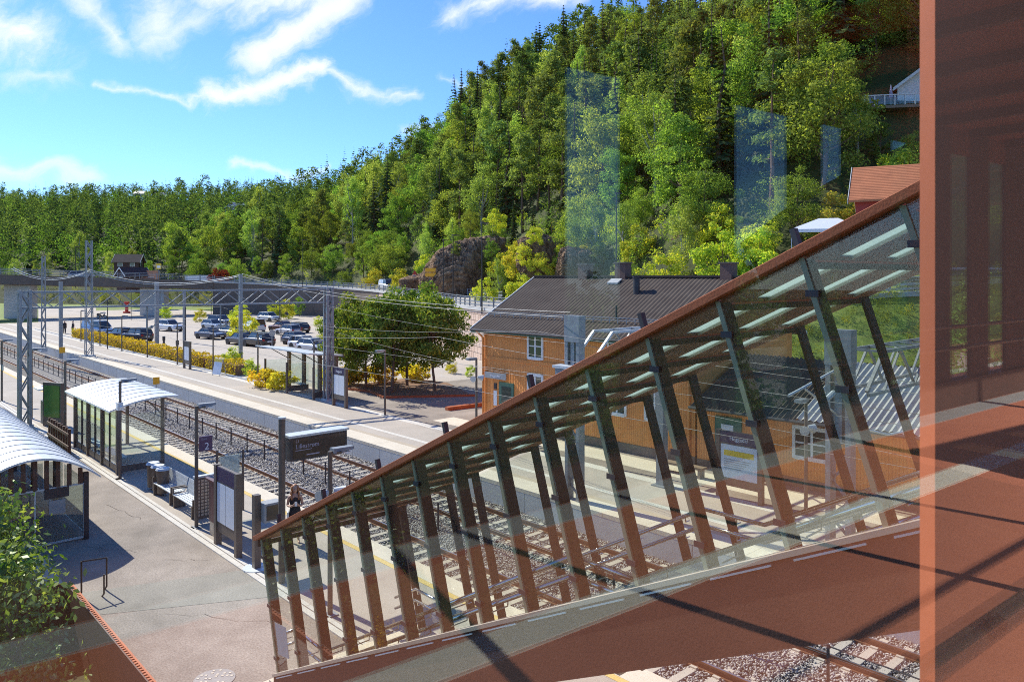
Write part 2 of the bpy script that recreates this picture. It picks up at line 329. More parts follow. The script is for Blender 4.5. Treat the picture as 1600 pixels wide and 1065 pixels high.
def paint(name, c, metal=.3): return pm('car_paint_'+name, c, tuple(x*.93 for x in c), 2, .3, metal, coat=.6)
M['f_spruce'] = foliage('spruce_needles', [(.035,.065,.03),(.07,.115,.045),(.115,.165,.06)], .02, .3, .35)
M['f_pine'] = foliage('pine_needles', [(.075,.115,.04),(.145,.19,.055),(.23,.27,.085)], .025, .3, .42)
M['f_birch'] = foliage('birch_leaves', [(.14,.20,.055),(.25,.32,.09),(.37,.43,.14)], .025, .3, .52)
M['f_leaf'] = foliage('broad_leaves', [(.095,.15,.035),(.17,.245,.055),(.27,.34,.075)], .035, .3, .52)
M['f_yellow'] = foliage('yellowing_leaves', [(.19,.27,.04),(.36,.41,.055),(.58,.50,.065)], .03, .22, .45)
M['f_bed'] = foliage('street_tree_leaves', [(.075,.13,.024),(.155,.23,.04),(.33,.33,.055)], .03, .2, .4)
M['f_hedge'] = foliage('golden_hedge_leaves', [(.30,.27,.035),(.56,.44,.05),(.70,.52,.06)], .02, .15, .35)
M['f_bush'] = foliage('glossy_bush_leaves', [(.035,.085,.018),(.085,.15,.03),(.25,.30,.08)], .02, .15, .4, gloss=.06)
M['f_red'] = foliage('copper_leaves', [(.14,.025,.02),(.25,.05,.03)], .01, .1, .3)
M['oppglass'] = glass('dimming_glass', .05, (.52,.55,.55))  # tint added to weaken the sky mirrored through these windows
M['wire'] = pm('weathered_cable', (.20,.20,.20), (.28,.28,.28), 5, .6)

M['finlit'] = pm('sunlit_fin_edge', (.33,.085,.03), (.26,.07,.026), 2.5, .7, .1)  # sunlight put into the colour, lighter than the end fin's face
M['tan_line'] = ground_mat('tan_paving', [(.42,.35,.26),(.52,.44,.33)], .8, 3.0, grain=40, gamp=.15)

M['rooftile_r'] = wave_mat('red_roof_tile', (.30,.085,.03), (.56,.20,.085), 1.6, .8, axis='Y', lo=.1, hi=.5)
M['gutter2'] = pm('worn_cast_iron', (.24,.23,.21), (.34,.32,.30), 14, .6)

M['clearopp'] = glass('clear_opposite_glass', .04, (.94,.96,.96))
M['finshade'] = pm('shaded_fin_steel', (.11,.044,.03), (.08,.035,.026), 1.8, .7, .1)  # shade put into the colour, darker than the fin's edge strip
M['soffit'] = pm('stair_soffit_steel', (.36,.16,.085), (.27,.115,.06), 1.8, .7, .1)
# ------------------------------------------------------------------ setting: ground, platforms, tracks
O0 = T(0,0,0)
def SET(name, mb, m, kind='structure'):
    o = S(name, mb, m, kind); o.location = O0; o.rotation_euler = (0,0,RZ); return o
def sheet(a0, a1, b0, b1, z): return MB().quad((-a1,b0,z),(-a0,b0,z),(-a0,b1,z),(-a1,b1,z))
PE1, PE2 = 6.15, 13.4
SET('ground', sheet(-200,1200,PE2+.1,1200,-.012).quad((-1200,-400,-.012),(-9,-400,-.012),(-9,PE1-.1,-.012),(-1200,PE1-.1,-.012)).quad((-9,-1.62,-.012),(200,-1.62,-.012),(200,PE1-.1,-.012),(-9,PE1-.1,-.012)), M['gravel'])
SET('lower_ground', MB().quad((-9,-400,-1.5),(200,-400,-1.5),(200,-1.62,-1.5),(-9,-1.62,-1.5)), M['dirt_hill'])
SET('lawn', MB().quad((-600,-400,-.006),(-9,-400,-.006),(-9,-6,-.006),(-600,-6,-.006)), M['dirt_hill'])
SET('pavement', sheet(-60,42,-1.6,2.3,-.004), M['plaza'])
pp = MB(); pp.add([(-8.3,-1.58,.001),(-6.9,2.3,.001),(-4.6,2.3,.001),(-6.6,-1.58,.001)], [(3,2,1,0)])
SET('pavement_patch', pp, M['patch'])
ck = MB(); rck = random.Random(4)
for a0, b0, a1, b1 in ((5.6,-.2,3.2,1.5),(3.2,1.5,1.6,.7),(9.2,.9,8.3,1.9),(12,-.5,10.4,.6),(16,1.2,13.5,1.6)):
    n = 9; pts = [(a0+(a1-a0)*k/n+rck.uniform(-.1,.1), b0+(b1-b0)*k/n+rck.uniform(-.1,.1)) for k in range(n+1)]
    for (p, q), (u, v) in zip(pts, pts[1:]):
        w = rck.uniform(.003,.008); ck.quad((-p,q-w,.0055),(-p,q+w,.0055),(-u,v+w,.0055),(-u,v-w,.0055))
SET('pavement_crack', ck, M['concrete_d'])
SET('lawn', sheet(26,140,-30,2.0,.002), M['grass'])
SET('platform', sheet(-60,300,2.3,PE1-.62,0), M['platform'])
SET('platform_edge', MB().box(-300,60,PE1-.62,PE1,-.16,.004), M['slab'])
SET('yellow_line', sheet(-60,300,PE1-.80,PE1-.63,.006), M['yellow_line'])
kb = MB()
for k in range(-12, 60):
    kb.box(-k*1.2-1.19, -k*1.2, 2.20, 2.36, -.1, .035); kb.box(-k*1.2-1.19, -k*1.2, 2.40, 2.52, -.1, .03)
SET('kerb', kb, M['white_line'])
wl = MB()
for k in range(-8, 70): wl.box(-k*2.5-2.47, -k*2.5, PE1-.12, PE1-.02, -1.1, -.16)
for k in range(-8, 100): wl.box(-k*2.5-2.47, -k*2.5, PE2+.005, PE2+.2, -1.1, -.14)
SET('platform_wall', wl, M['concrete'])
SET('platform_far', sheet(-60,300,PE2+1.0,18.35,0), M['platform']).name = 'platform'
fe = MB()
for k in range(-30, 140): fe.box(-k*1.8-1.79, -k*1.8, PE2, PE2+1.0, -.14, .005)
SET('platform_edge', fe, M['slab'])
SET('paving_strip', sheet(-60,300,PE2+1.0,PE2+1.3,.004), M['tan_line'])
SET('paving_strip', sheet(-60,300,PE2+1.95,PE2+2.22,.004).quad((-300,PE2+4.35,.004),(60,PE2+4.35,.004),(60,PE2+4.85,.004),(-300,PE2+4.85,.004)), M['white_line'])
kb2 = MB()
for k in range(28, 80): kb2.box(-k*1.5-1.49, -k*1.5, 18.35, 18.5, -.1, .1)
SET('kerb', kb2, M['concrete'])
SET('station_square', sheet(-30,33,18.36,60,.002), M['plaza'])
SET('parking_lot', sheet(33,240,19.8,160,.004), M['asphalt'])
SET('path', sheet(-14,21,19.1,20.6,.006), M['slab'])
SET('track_bed', sheet(-60,420,PE1-.1,PE2+.1,-.95), M['ballast'])
# painted bay lines of the parking lot
bl = MB()
for k in range(14):
    bl.box(-46-k*2.6, -45.9-k*2.6, 25, 30, .004, .009); bl.box(-46-k*2.6, -45.9-k*2.6, 40, 45, .004, .009)
SET('parking_marking', bl, M['white_line'])

def stones(name, a0, a1, n, s, seed):
    r = np.random.default_rng(seed)
    a = r.uniform(a0, a1, n); b = r.uniform(PE1+.02, PE2-.02, n)
    z = -.93 + .05*r.random(n)
    mid = np.exp(-((b-9.74)/.9)**2); z += .07*mid
    base = np.array([(1,0,0),(-1,0,0),(0,1,0),(0,-1,0),(0,0,1),(0,0,-1)], float)
    V = base[None]*s*(.55 + .9*r.random((n,6,1)))
    th = r.uniform(0, 6.28, n); c, q = np.cos(th)[:,None], np.sin(th)[:,None]
    tl = r.uniform(-.7,.7,(n,1)); y = V[:,:,1]*np.cos(tl) - V[:,:,2]*np.sin(tl); zz = V[:,:,1]*np.sin(tl) + V[:,:,2]*np.cos(tl)
    x2 = V[:,:,0]*c - y*q; y2 = V[:,:,0]*q + y*c
    VV = np.stack([x2 - a[:,None], y2 + b[:,None], zz*.75 + z[:,None]], -1).reshape(-1,3)
    tri = np.array([(0,2,4),(2,1,4),(1,3,4),(3,0,4),(2,0,5),(1,2,5),(3,1,5),(0,3,5)])
    Fa = (tri[None] + (np.arange(n)*6)[:,None,None]).reshape(-1,3)
    o = obj(name, np_mesh(name, VV, Fa, M['stone_b']), None, O0, RZ); o['kind'] = 'stuff'; return o
mS, tS, oS = nt('ballast_stone'); bS = N(tS, 'ShaderNodeBsdfPrincipled', in_={'Roughness': .85}); tS.links.new(bS.outputs[0], oS.inputs[0])
gS = N(tS, 'ShaderNodeNewGeometry'); rS = N(tS, 'ShaderNodeValToRGB'); eS = rS.color_ramp.elements
eS[0].color = (.17,.15,.13,1); eS[1].color = (.47,.45,.42,1); xS = eS.new(.35); xS.color = (.27,.235,.205,1); xS = eS.new(.6); xS.color = (.36,.335,.31,1)
tS.links.new(gS.outputs['Random Per Island'], rS.inputs[0]); tS.links.new(rS.outputs[0], bS.inputs['Base Color']); M['stone_b'] = mS
stones('ballast_gravel', -16, 13, 85000, .038, 1)
stones('ballast_gravel', 13, 42, 40000, .058, 2)

def track(bc, label):
    t = E('railway_track', label, 'railway track', O0, RZ)
    for s in (-1, 1):
        y = bc + s*.75
        m = MB().box(-300,60,y-.035,y+.035,-.745,-.702).box(-300,60,y-.012,y+.012,-.86,-.745).box(-300,60,y-.075,y+.075,-.875,-.85)
        rl = P('rail', m, M['rail'], t)
        P('running_surface', MB().box(-300,60,y-.022,y+.022,-.702,-.698), M['railtop'], rl)
    sm = MB().hexa([(-.13,-1.3,-.2),(.13,-1.3,-.2),(.13,1.3,-.2),(-.13,1.3,-.2),(-.1,-1.28,0),(.1,-1.28,0),(.1,1.28,0),(-.1,1.28,0)])
    for s in (-1,1):
        for q in (-.13,.13): sm.box(-.09,.09,s*.75+q-.04,s*.75+q+.04,0,.035)
    me = sm.mesh('sleeper', M['tie'])
    for k in range(100): obj('sleeper', me, t, (15.5-k*.6, bc, -.862))
    far = MB()
    for k in range(100, 300): far.box(15.4-k*.6, 15.6-k*.6, bc-1.28, bc+1.28, -1.0, -.862)
    o = P('distant_sleeper', far, M['tie'], t); o['kind'] = 'stuff'
track(7.75, 'rusty railway track beside the platform with the white arched shelter')
track(11.73, 'rusty railway track along the tall concrete wall of the wider platform')

f = E('track_fence', 'low dark wire fence standing in the gravel between the two tracks', 'fence', T(0,9.74,-.88), RZ)
pm_ = MB().box(-.025,.025,-.025,.025,0,1.0).mesh('fence_post', M['darkpost'])
for k in range(56): obj('post', pm_, f, (14-k*2.0,0,0))
P('rail', MB().tube((14,0,.96),(-98,0,.96),.016,n=6).tube((14,0,.5),(-98,0,.5),.006,n=4).tube((14,0,.75),(-98,0,.75),.006,n=4).tube((14,0,.25),(-98,0,.25),.006,n=4), M['darkpost'], f)

# ------------------------------------------------------------------ road, retaining walls, road bridge
RP = [(-330,20,10.5),(-250,50,10.2),(-170,95,9.6),(-115,127,8.7),(-84,150,7.5),(-58,163,6.5),(-36,156,5.7),(-22,138,5.35),(-10,108,5.0),(1.5,72,4.9),(14,60,5.7),(30,53,7.0),(55,47,8.3),(120,34,9)]
def cat(P_, n=10):
    out = []
    for i in range(len(P_)-1):
        p0, p1, p2, p3 = [Vector(P_[max(0,min(len(P_)-1,i+k))]) for k in (-1,0,1,2)]
        for j in range(n):
            t = j/n; out.append(.5*((2*p1)+(p2-p0)*t+(2*p0-5*p1+4*p2-p3)*t*t+(3*p1-p0-3*p2+p3)*t**3))
    out.append(Vector(P_[-1])); return out
RC = cat(RP); RN = []
for i in range(len(RC)):
    d = RC[min(i+1,len(RC)-1)] - RC[max(0,i-1)]; RN.append(Vector((d.y,-d.x,0)).normalized())   # toward the station side
def off(i, w, dz=0): return RC[i] + RN[i]*w + Vector((0,0,dz))
m = MB()
for i in range(len(RC)-1): m.quad(off(i,3.6), off(i+1,3.6), off(i+1,-4.6), off(i,-4.6))
S('road', m, M['road'])
m = MB()
for i in range(len(RC)-1):
    for w in (2.9, -2.9): m.quad(off(i,w+.07,.006), off(i+1,w+.07,.006), off(i+1,w-.07,.006), off(i,w-.07,.006))
    if i % 2: m.quad(off(i,.05,.006), off(i+1,.05,.006), off(i+1,-.05,.006), off(i,-.05,.006))
S('road_marking', m, M['white_line'])
IA = 48   # the abutment: bridge before it, retaining wall after it
IS = 72   # stone facing from here on
def rwall(i0, i1, name, mat, label, top=-.02):
    V = []; Fc = []; uv = []; L = 0
    for i in range(i0, i1+1):
        if i > i0: L += (RC[i]-RC[i-1]).length
        p = off(i, 3.62)
        for w, z in ((3.62, -.1), (3.62, p.z+top), (3.2, p.z+top)):
            q = off(i, w); V.append((q.x, q.y, z)); uv.append((L, z))
    for k in range(i1-i0): 
        for j in (0, 1): Fc.append((k*3+j, k*3+j+3, k*3+j+4, k*3+j+1))
    me = bpy.data.meshes.new(name); me.from_pydata(V, [], Fc); u = me.uv_layers.new(name='UVMap')
    for l in me.loops: u.data[l.index].uv = uv[l.vertex_index]
    me.materials.append(mat); o = obj(name, me); tag(o, label, 'retaining wall'); return o
rwall(IA, IS, 'retaining_wall', M['concrete_d'], 'dark brown concrete retaining wall behind the parked cars')
rwall(IS, 101, 'retaining_wall', M['stone'], 'pale pinkish stone block retaining wall beside the orange station house')
m = MB()
for i in range(IA, 130):
    m.hexa([off(i,3.35,-.1),off(i,3.8,-.1),off(i+1,3.8,-.1),off(i+1,3.35,-.1),off(i,3.35,.22),off(i,3.8,.22),off(i+1,3.8,.22),off(i+1,3.35,.22)])
TH('wall_coping', m, M['concrete'], 'pale concrete coping running along the top of the retaining wall', 'coping')
# road bridge
rb = E('road_bridge', 'long road bridge with mesh parapet crossing beyond the parking lot', 'bridge')
m = MB(); pr = MB()
for i in range(0, IA):
    m.hexa([off(i,3.4,-1.6),off(i,4.0,-1.45),off(i+1,4.0,-1.45),off(i+1,3.4,-1.6),off(i,3.4,-.05),off(i,4.0,.25),off(i+1,4.0,.25),off(i+1,3.4,-.05)])
    m.hexa([off(i,-4.6,-1.6),off(i,3.4,-1.6),off(i+1,3.4,-1.6),off(i+1,-4.6,-1.6),off(i,-4.6,-.06),off(i,3.4,-.06),off(i+1,3.4,-.06),off(i+1,-4.6,-.06)])
P('deck', m, M['concrete_d'], rb)
for w in (3.9, -4.5):
    g = MB()
    for i in range(0, IA):
        for z in (.5,.8,1.1,1.4): g.bar(off(i,w,z), off(i+1,w,z), .07, .05)
    par = P('parapet', g, M['galv'], rb)
    g2 = MB()
    for i in range(0, IA+1): g2.bar(off(i,w,.2), off(i,w,1.45), .09)
    P('parapet_post', g2, M['galv'], par)
for px, d, w in ((22,143,3.6),(232,163,3.6),(-150,130,3.6)):
    p = px_at(px, d); j = min(range(IA), key=lambda i: (Vector((RC[i].x,RC[i].y,0))-p).length); q = RC[j]
    P('pillar', MB().hexa([(q.x-2.4,q.y-1.2,-.05),(q.x+2.4,q.y-1.2,-.05),(q.x+2.4,q.y+1.2,-.05),(q.x-2.4,q.y+1.2,-.05),(q.x-2.4,q.y-1.2,q.z-1.55),(q.x+2.4,q.y-1.2,q.z-1.55),(q.x+2.4,q.y+1.2,q.z-1.55),(q.x-2.4,q.y+1.2,q.z-1.55)]), M['concrete'], rb)
# guard rails along the road
def grail(i0, i1, w, label, mesh=True):
    g = E('guard_rail', label, 'guard rail', off(i0,w)); b = Vector(off(i0,w)); r = MB()
    for i in range(i0, i1):
        r.bar(off(i,w,1.15)-b, off(i+1,w,1.15)-b, .06, .06)
        for z in (.42,.72): r.bar(off(i,w,z)-b, off(i+1,w,z)-b, .05, .16)
        if mesh: r.bar(off(i,w,.95)-b, off(i+1,w,.95)-b, .03)
    P('rail', r, M['galv'], g)
    acc = 0
    for i in range(i0, i1):
        L = (RC[i+1]-RC[i]).length; n = max(1, round(L/2.2))
        for k in range(n):
            p = off(i,w).lerp(off(i+1,w), k/n)-b; P('post', MB().box(p.x-.07,p.x+.07,p.y-.07,p.y+.07,p.z-.1,p.z+1.17), M['galv'], g)
grail(86, 124, 3.55, 'grey steel guard rail on top of the stone retaining wall behind the station house')
grail(IA, 86, 3.55, 'grey steel guard rail on the brown retaining wall behind the parking lot')
grail(58, 84, -4.4, 'far side grey guard rail below the wooded slope where the van drives')
# grass
m = MB()
for i in range(101, 130):
    q0, q1 = off(i,12.5), off(i+1,12.5); m.quad(off(i,3.62,-.03), off(i+1,3.62,-.03), Vector((q1.x,q1.y,.02)), Vector((q0.x,q0.y,.02)))
for i in range(84, 112): m.quad(off(i,-4.6,.0), off(i+1,-4.6,.0), off(i+1,-16,2.0), off(i,-16,2.0))
S('grass_verge', m, M['grass'])
for (px0,y0,px1,y1,n) in ((0,505,60,478,'a'),(40,476,330,456,'b'),(150,485,232,480,'c'),(252,478,322,452,'d')):
    a_, b_, c_, d_ = at(px0,y0,.01), at(px1,y0-2,.01), at(px1,y1-1,.01), at(px0,y1-1,.01)
    S('grass_verge', MB().quad(a_,b_,c_,d_), M['grass'])

# ------------------------------------------------------------------ terrain
BP = np.array([(-900,380,6,.24,56),(-600,335,6,.25,60),(-260,258,5,.24,62),(-130,225,5,.24,66),(-66,200,5,.5,78),(-38,178,5.4,1.1,84),(-16,147,5.5,1.0,66),(1,110,6.0,.88,60),(12,80,6.2,.92,72),(23,68,7.0,1.0,90),(40,62,8.3,.9,90),(70,55,9,.8,90),(160,38,10,.8,90),(420,0,10,.8,90)], float)
def hill(X, Y):
    X = np.asarray(X, float); Y = np.asarray(Y, float); best = np.full(X.shape, 1e9); sgn = np.ones(X.shape); par = np.zeros(X.shape + (3,))
    for i in range(len(BP)-1):
        p, q = BP[i], BP[i+1]; d = q[:2]-p[:2]; L2 = d@d
        t = np.clip(((X-p[0])*d[0]+(Y-p[1])*d[1])/L2, 0, 1)
        ex = X-(p[0]+t*d[0]); ey = Y-(p[1]+t*d[1]); ds = np.hypot(ex, ey)
        side = np.sign(d[0]*ey - d[1]*ex); k = ds < best
        best = np.where(k, ds, best); sgn = np.where(k, side, sgn)
        par = np.where(k[...,None], p[2:]+t[...,None]*(q[2:]-p[2:]), par)
    D = best*sgn
    h0 = par[...,1]*np.maximum(D,0); cap = par[...,2]
    h = cap*np.tanh(h0/cap)
    n = (np.sin(X*.11+1.3)*np.cos(Y*.09) + .6*np.sin(X*.23+Y*.17) + .35*np.sin(X*.51-Y*.37))*np.clip(D/12,0,1)*1.1
    z = par[...,0] - .4 + h + n
    z = np.where(D < 0, np.maximum(par[...,0] - .4 + D*1.5, -3), z)
    return z, D
def grid(xs, ys):
    X, Y = np.meshgrid(xs, ys); Z, D = hill(X, Y); V = np.stack([X,Y,Z],-1).reshape(-1,3); n, k = len(ys), len(xs)
    idx = np.arange(n*k).reshape(n,k); Fq = np.stack([idx[:-1,:-1],idx[:-1,1:],idx[1:,1:],idx[1:,:-1]],-1).reshape(-1,4); return V, Fq
V, Fq = grid(np.arange(-900,420,5.0), np.arange(20,760,5.0))
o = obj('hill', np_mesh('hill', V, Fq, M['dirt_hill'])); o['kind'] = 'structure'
o.data.polygons.foreach_set('use_smooth', [True]*len(o.data.polygons))

m = MB(); m3 = MB()
for i in range(1, 5):
    p, q = BP[i], BP[i+1]; d = (q[:2]-p[:2])/np.hypot(*(q[:2]-p[:2])); o_ = np.array([d[1], -d[0]])
    m.quad((p[0]+o_[0]*22,p[1]+o_[1]*22,.015),(q[0]+o_[0]*22,q[1]+o_[1]*22,.015),(q[0]+o_[0]*7,q[1]+o_[1]*7,.02),(p[0]+o_[0]*7,p[1]+o_[1]*7,.02))
    m3.quad((p[0]+o_[0]*7,p[1]+o_[1]*7,.02),(q[0]+o_[0]*7,q[1]+o_[1]*7,.02),(q[0]-d[1]*.2,q[1]+d[0]*.2,q[2]+.3),(p[0]-d[1]*.2,p[1]+d[0]*.2,p[2]+.3))
S('grass_verge', m, M['grass'])
S('embankment', m3, M['dirt_hill'])
# ------------------------------------------------------------------ footbridge (the camera stands in it)
PA = R(51.9); pv = Vector((math.sin(PA), math.cos(PA), 0)); nv = Vector((-math.cos(PA), math.sin(PA), 0))
FZ = CAM - 1.6; D1, D0 = .45, -3.1; HT = 3.4
rzB = math.atan2(pv.y, pv.x)       # local x = s along the bridge, local y = D outwards
fb = E('footbridge', 'enclosed weathering steel footbridge with red floor and glass walls above the tracks', 'footbridge', (0,0,FZ), rzB)
fl = P('floor', MB().box(-14,22,D0,D1,-.25,0), M['floor_red'], fb)
P('tactile_strip', MB().box(-14,22,-1.86,-1.64,0,.006), M['strip'], fl)
P('threshold_strip', MB().box(-14,22,D0+.02,D0+.3,0,.005), M['gutter'], fl)
P('ceiling', MB().box(-14,22,D0-.4,D1+.25,HT,HT+.3), M['corten'], fb)
sl = MB()
for k in range(-10, 18): sl.box(k*1.15, k*1.15+.08, D0, D1-.1, HT-.1, HT-.001)
P('ceiling_rib', sl, M['corten_d'], fb)
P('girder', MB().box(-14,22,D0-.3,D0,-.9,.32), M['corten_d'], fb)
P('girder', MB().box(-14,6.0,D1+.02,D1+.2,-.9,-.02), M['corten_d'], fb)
# camera-side glass wall
P('window_pane', MB().box(-8,1.485,D1,D1+.012,.02,HT-.02), M['glass'], fb)
P('window_pane', MB().box(1.487,6.3,D1,D1+.012,.02,HT-.02), M['glass'], fb)
def bfin(s, lean, d0, d1, th=.04):
    return MB().hexa([(s,d0,0),(s+th,d0,0),(s+th,d1,0),(s,d1,0),(s-lean*HT,d0,HT),(s-lean*HT+th,d0,HT),(s-lean*HT+th,d1,HT),(s-lean*HT,d1,HT)])
ef = P('fin', bfin(1.485,0,D1+.014,.6315), M['finshade'], fb)
P('edge_strip', MB().prism([(1.485,.632),(1.53,.679),(1.53,.632)], 2, 0, HT), M['finlit'], ef, label='weathering steel edge strip in a sunlit orange')  # slanted shape added so the strip catches the sun
for s in (3.29,4.62,5.9): P('fin', bfin(s,.44,D1+.014,D1+.21), M['fin'], fb)
P('fin', bfin(-1.6,.44,D1+.014,D1+.21), M['fin'], fb)
for h in (.72,.95): P('handrail', MB().tube((-8,D1-.12,h),(6,D1-.12,h),.022), M['steel'], fb, smooth=True)
for h in (.75,1.0): P('handrail', MB().tube((-8,D0+.14,h),(20,D0+.14,h),.024), M['brownpost'], fb, smooth=True)
# opposite wall: dark columns between windows; the wide first one added to block sky reflections
wins = [(3.68,4.27),(5.67,6.52),(7.07,7.5),(8.5,8.95),(10.0,10.56),(11.15,11.7),(12.6,13.2),(14.0,14.8),(15.8,16.6),(17.4,18.2)]
cx = -14
for (w0, w1) in wins + [(22,22)]:
    if w0-cx > .02: P('column', MB().box(cx, w0, D0-.11, D0-.06, .32, HT), M['corten_d'], fb)
    if w1 > w0:
        P('opposite_window', MB().box(w0,w1,D0-.09,D0-.08,.32,HT-.3), M['clearopp' if w0 > 9 else 'oppglass'], fb)
        P('transom', MB().box(w0,w1,D0-.105,D0-.065,HT-.3,HT), M['corten'], fb)
    cx = w1
# ------------------------------------------------------------------ covered staircase
st = E('covered_staircase', 'weathering steel staircase with leaning fins, glass sides and slotted roof down to the platform', 'staircase', O0, RZ)
W = 3.4; AT = -13.7
def zb(a): return .61 - .489*a
def zt(a): return 3.34 - .478*a
def Q(a, b, z): return (-a, b, z)
LE = .743
P('stringer', MB().hexa([Q(.12,-.06,zb(.12)-.9),Q(AT,-.06,zb(AT)-.86),Q(AT,.0,zb(AT)-.86),Q(.12,.0,zb(.12)-.9),Q(.12,-.06,zb(.12)-.05),Q(AT,-.06,zb(AT)-.05),Q(AT,.0,zb(AT)-.05),Q(.12,.0,zb(.12)-.05)]), M['corten_d'], st)
P('sill', MB().bar(Q(.12,-.02,zb(.12)-.02), Q(AT,-.02,zb(AT)-.02), .14, .05), M['sill'], st)
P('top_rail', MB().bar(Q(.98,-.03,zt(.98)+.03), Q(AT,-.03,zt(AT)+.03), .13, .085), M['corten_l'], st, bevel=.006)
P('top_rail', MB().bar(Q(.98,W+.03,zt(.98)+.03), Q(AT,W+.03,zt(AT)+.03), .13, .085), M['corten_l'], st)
fl_pts = [(2.2,-.02),(.75,0),(-.03,.42),(-1.2,.42),(-7.27,3.77),(-8.24,3.77),(-13.2,6.48),(-14.2,6.5)]
def zf(a):
    for (a0,z0),(a1,z1) in zip(fl_pts, fl_pts[1:]):
        if a <= a0 and a >= a1: return z0 + (z1-z0)*(a-a0)/(a1-a0)
    return 0 if a > 0 else 6.5
tr = MB()
for (a0,z0),(a1,z1) in zip(fl_pts[1:], fl_pts[2:]):
    if abs(z1-z0) < .05: tr.hexa([Q(a0,.02,z0-.06),Q(a1,.02,z0-.06),Q(a1,W-.02,z0-.06),Q(a0,W-.02,z0-.06),Q(a0,.02,z0),Q(a1,.02,z0),Q(a1,W-.02,z0),Q(a0,W-.02,z0)]); continue
    n = max(1, round((z1-z0)/.165))
    for k in range(n):
        x0 = a0+(a1-a0)*k/n; x1 = a0+(a1-a0)*(k+1)/n; z = z0+(z1-z0)*(k+1)/n
        tr.hexa([Q(x0,.02,z-.06),Q(x1,.02,z-.06),Q(x1,W-.02,z-.06),Q(x0,W-.02,z-.06),Q(x0,.02,z),Q(x1,.02,z),Q(x1,W-.02,z),Q(x0,W-.02,z)])
P('steps', tr, M['slab'], st)
fd = .19; ft = .045
for i in range(17):
    a = .07 - .857*i; at_ = a + LE; zl, zh = zb(a)-.03, zt(at_)-.02
    f_ = MB().hexa([Q(a,.012,zl),Q(a-ft,.012,zl),Q(a-ft,fd,zl),Q(a,fd,zl),Q(at_,.012,zh),Q(at_-ft,.012,zh),Q(at_-ft,fd,zh),Q(at_,fd,zh)])
    fo = P('fin', f_, M['fin'], st)
    e_ = MB().hexa([Q(a+.004,-.016,zl),Q(a-ft-.004,-.016,zl),Q(a-ft-.004,.01,zl),Q(a+.004,.01,zl),Q(at_+.004,-.016,zh),Q(at_-ft-.004,-.016,zh),Q(at_-ft-.004,.01,zh),Q(at_+.004,.01,zh)])
    P('glazing_bead', e_, M['finedge'], fo)
    cl = MB()
    for u in (.12,.5,.86):
        aa = a+(at_-a)*u-ft/2; zz = zl+(zh-zl)*u; cl.hexa([Q(aa+.06,-.028,zz-.03),Q(aa-.06,-.028,zz-.03),Q(aa-.06,-.017,zz-.03),Q(aa+.06,-.017,zz-.03),Q(aa+.06,-.028,zz+.03),Q(aa-.06,-.028,zz+.03),Q(aa-.06,-.017,zz+.03),Q(aa+.06,-.017,zz+.03)])
    P('glass_clamp', cl, M['darkpost'], fo)
    zl2 = zf(a) + .02 if a > -13.2 else zb(a)-.4
    a2 = a - (zb(a)-zl2)*LE/2.37 if a > -13 else a
    P('fin', MB().hexa([Q(a2,W-fd,zl2),Q(a2-ft,W-fd,zl2),Q(a2-ft,W-.012,zl2),Q(a2,W-.012,zl2),Q(at_,W-fd,zh),Q(at_-ft,W-fd,zh),Q(at_-ft,W-.012,zh),Q(at_,W-.012,zh)]), M['fin'], st)
    zr = zt(at_)
    P('roof_beam', MB().hexa([Q(at_,.02,zr-.12),Q(at_-ft,.02,zr-.12),Q(at_-ft,W-.02,zr-.12),Q(at_,W-.02,zr-.12),Q(at_,.02,zr-.06),Q(at_-ft,.02,zr-.06),Q(at_-ft,W-.02,zr-.06),Q(at_,W-.02,zr-.06)]), M['fin'], st)
    if i % 2 == 1: P('bracket', MB().bar(Q(at_-.02,-.02,zr+.02), Q(at_+.05,-.02,zr+.24), .07, .05), M['darkpost'], st)
    if i < 16:
        n0 = a - .857; n1 = at_ - .857; g = MB()
        g.hexa([Q(a-ft,.0,zb(a)),Q(n0,.0,zb(n0)),Q(n0,.008,zb(n0)),Q(a-ft,.008,zb(a)),Q(at_-ft,.0,zt(at_)-.02),Q(n1,.0,zt(n1)-.02),Q(n1,.008,zt(n1)-.02),Q(at_-ft,.008,zt(at_)-.02)])
        P('glass_pane', g, M['stairglass'], st)
        z0_, z1_ = zf(a)+.05, zf(n0)+.05
        P('glass_pane', MB().hexa([Q(a-ft,W-.01,z0_),Q(n0,W-.01,z1_),Q(n0,W-.002,z1_),Q(a-ft,W-.002,z0_),Q(at_-ft,W-.01,zt(at_)-.1),Q(n1,W-.01,zt(n1)-.1),Q(n1,W-.002,zt(n1)-.1),Q(at_-ft,W-.002,zt(at_)-.1)]), M['stairglass'], st)
        P('flashing', MB().bar(Q(a-.1,-.075,zb(a-.1)-.085), Q(n0+.12,-.075,zb(n0+.12)-.085), .02, .018), M['cream'], st)
        # roof bay: plates between three frosted slots
        def plate(b0, b1, x0, x1, dz=.0, th=.05): return [Q(x0,b0,zt(x0)-.06+dz),Q(x1,b0,zt(x1)-.06+dz),Q(x1,b1,zt(x1)-.06+dz),Q(x0,b1,zt(x0)-.06+dz),Q(x0,b0,zt(x0)-.06+th+dz),Q(x1,b0,zt(x1)-.06+th+dz),Q(x1,b1,zt(x1)-.06+th+dz),Q(x0,b1,zt(x0)-.06+th+dz)]
        x0, x1 = at_-ft-.002, n1+.002; r_ = MB()
        for b0, b1 in ((.0,.52),(.84,1.56),(1.86,2.56),(2.86,W)): r_.hexa(plate(b0,b1,x0,x1))
        for b0, b1 in ((.52,.84),(1.56,1.86),(2.56,2.86)): r_.hexa(plate(b0,b1,x0,x0-.05)); r_.hexa(plate(b0,b1,x1+.05,x1))
        P('roof_plate', r_, M['soffit'], st)
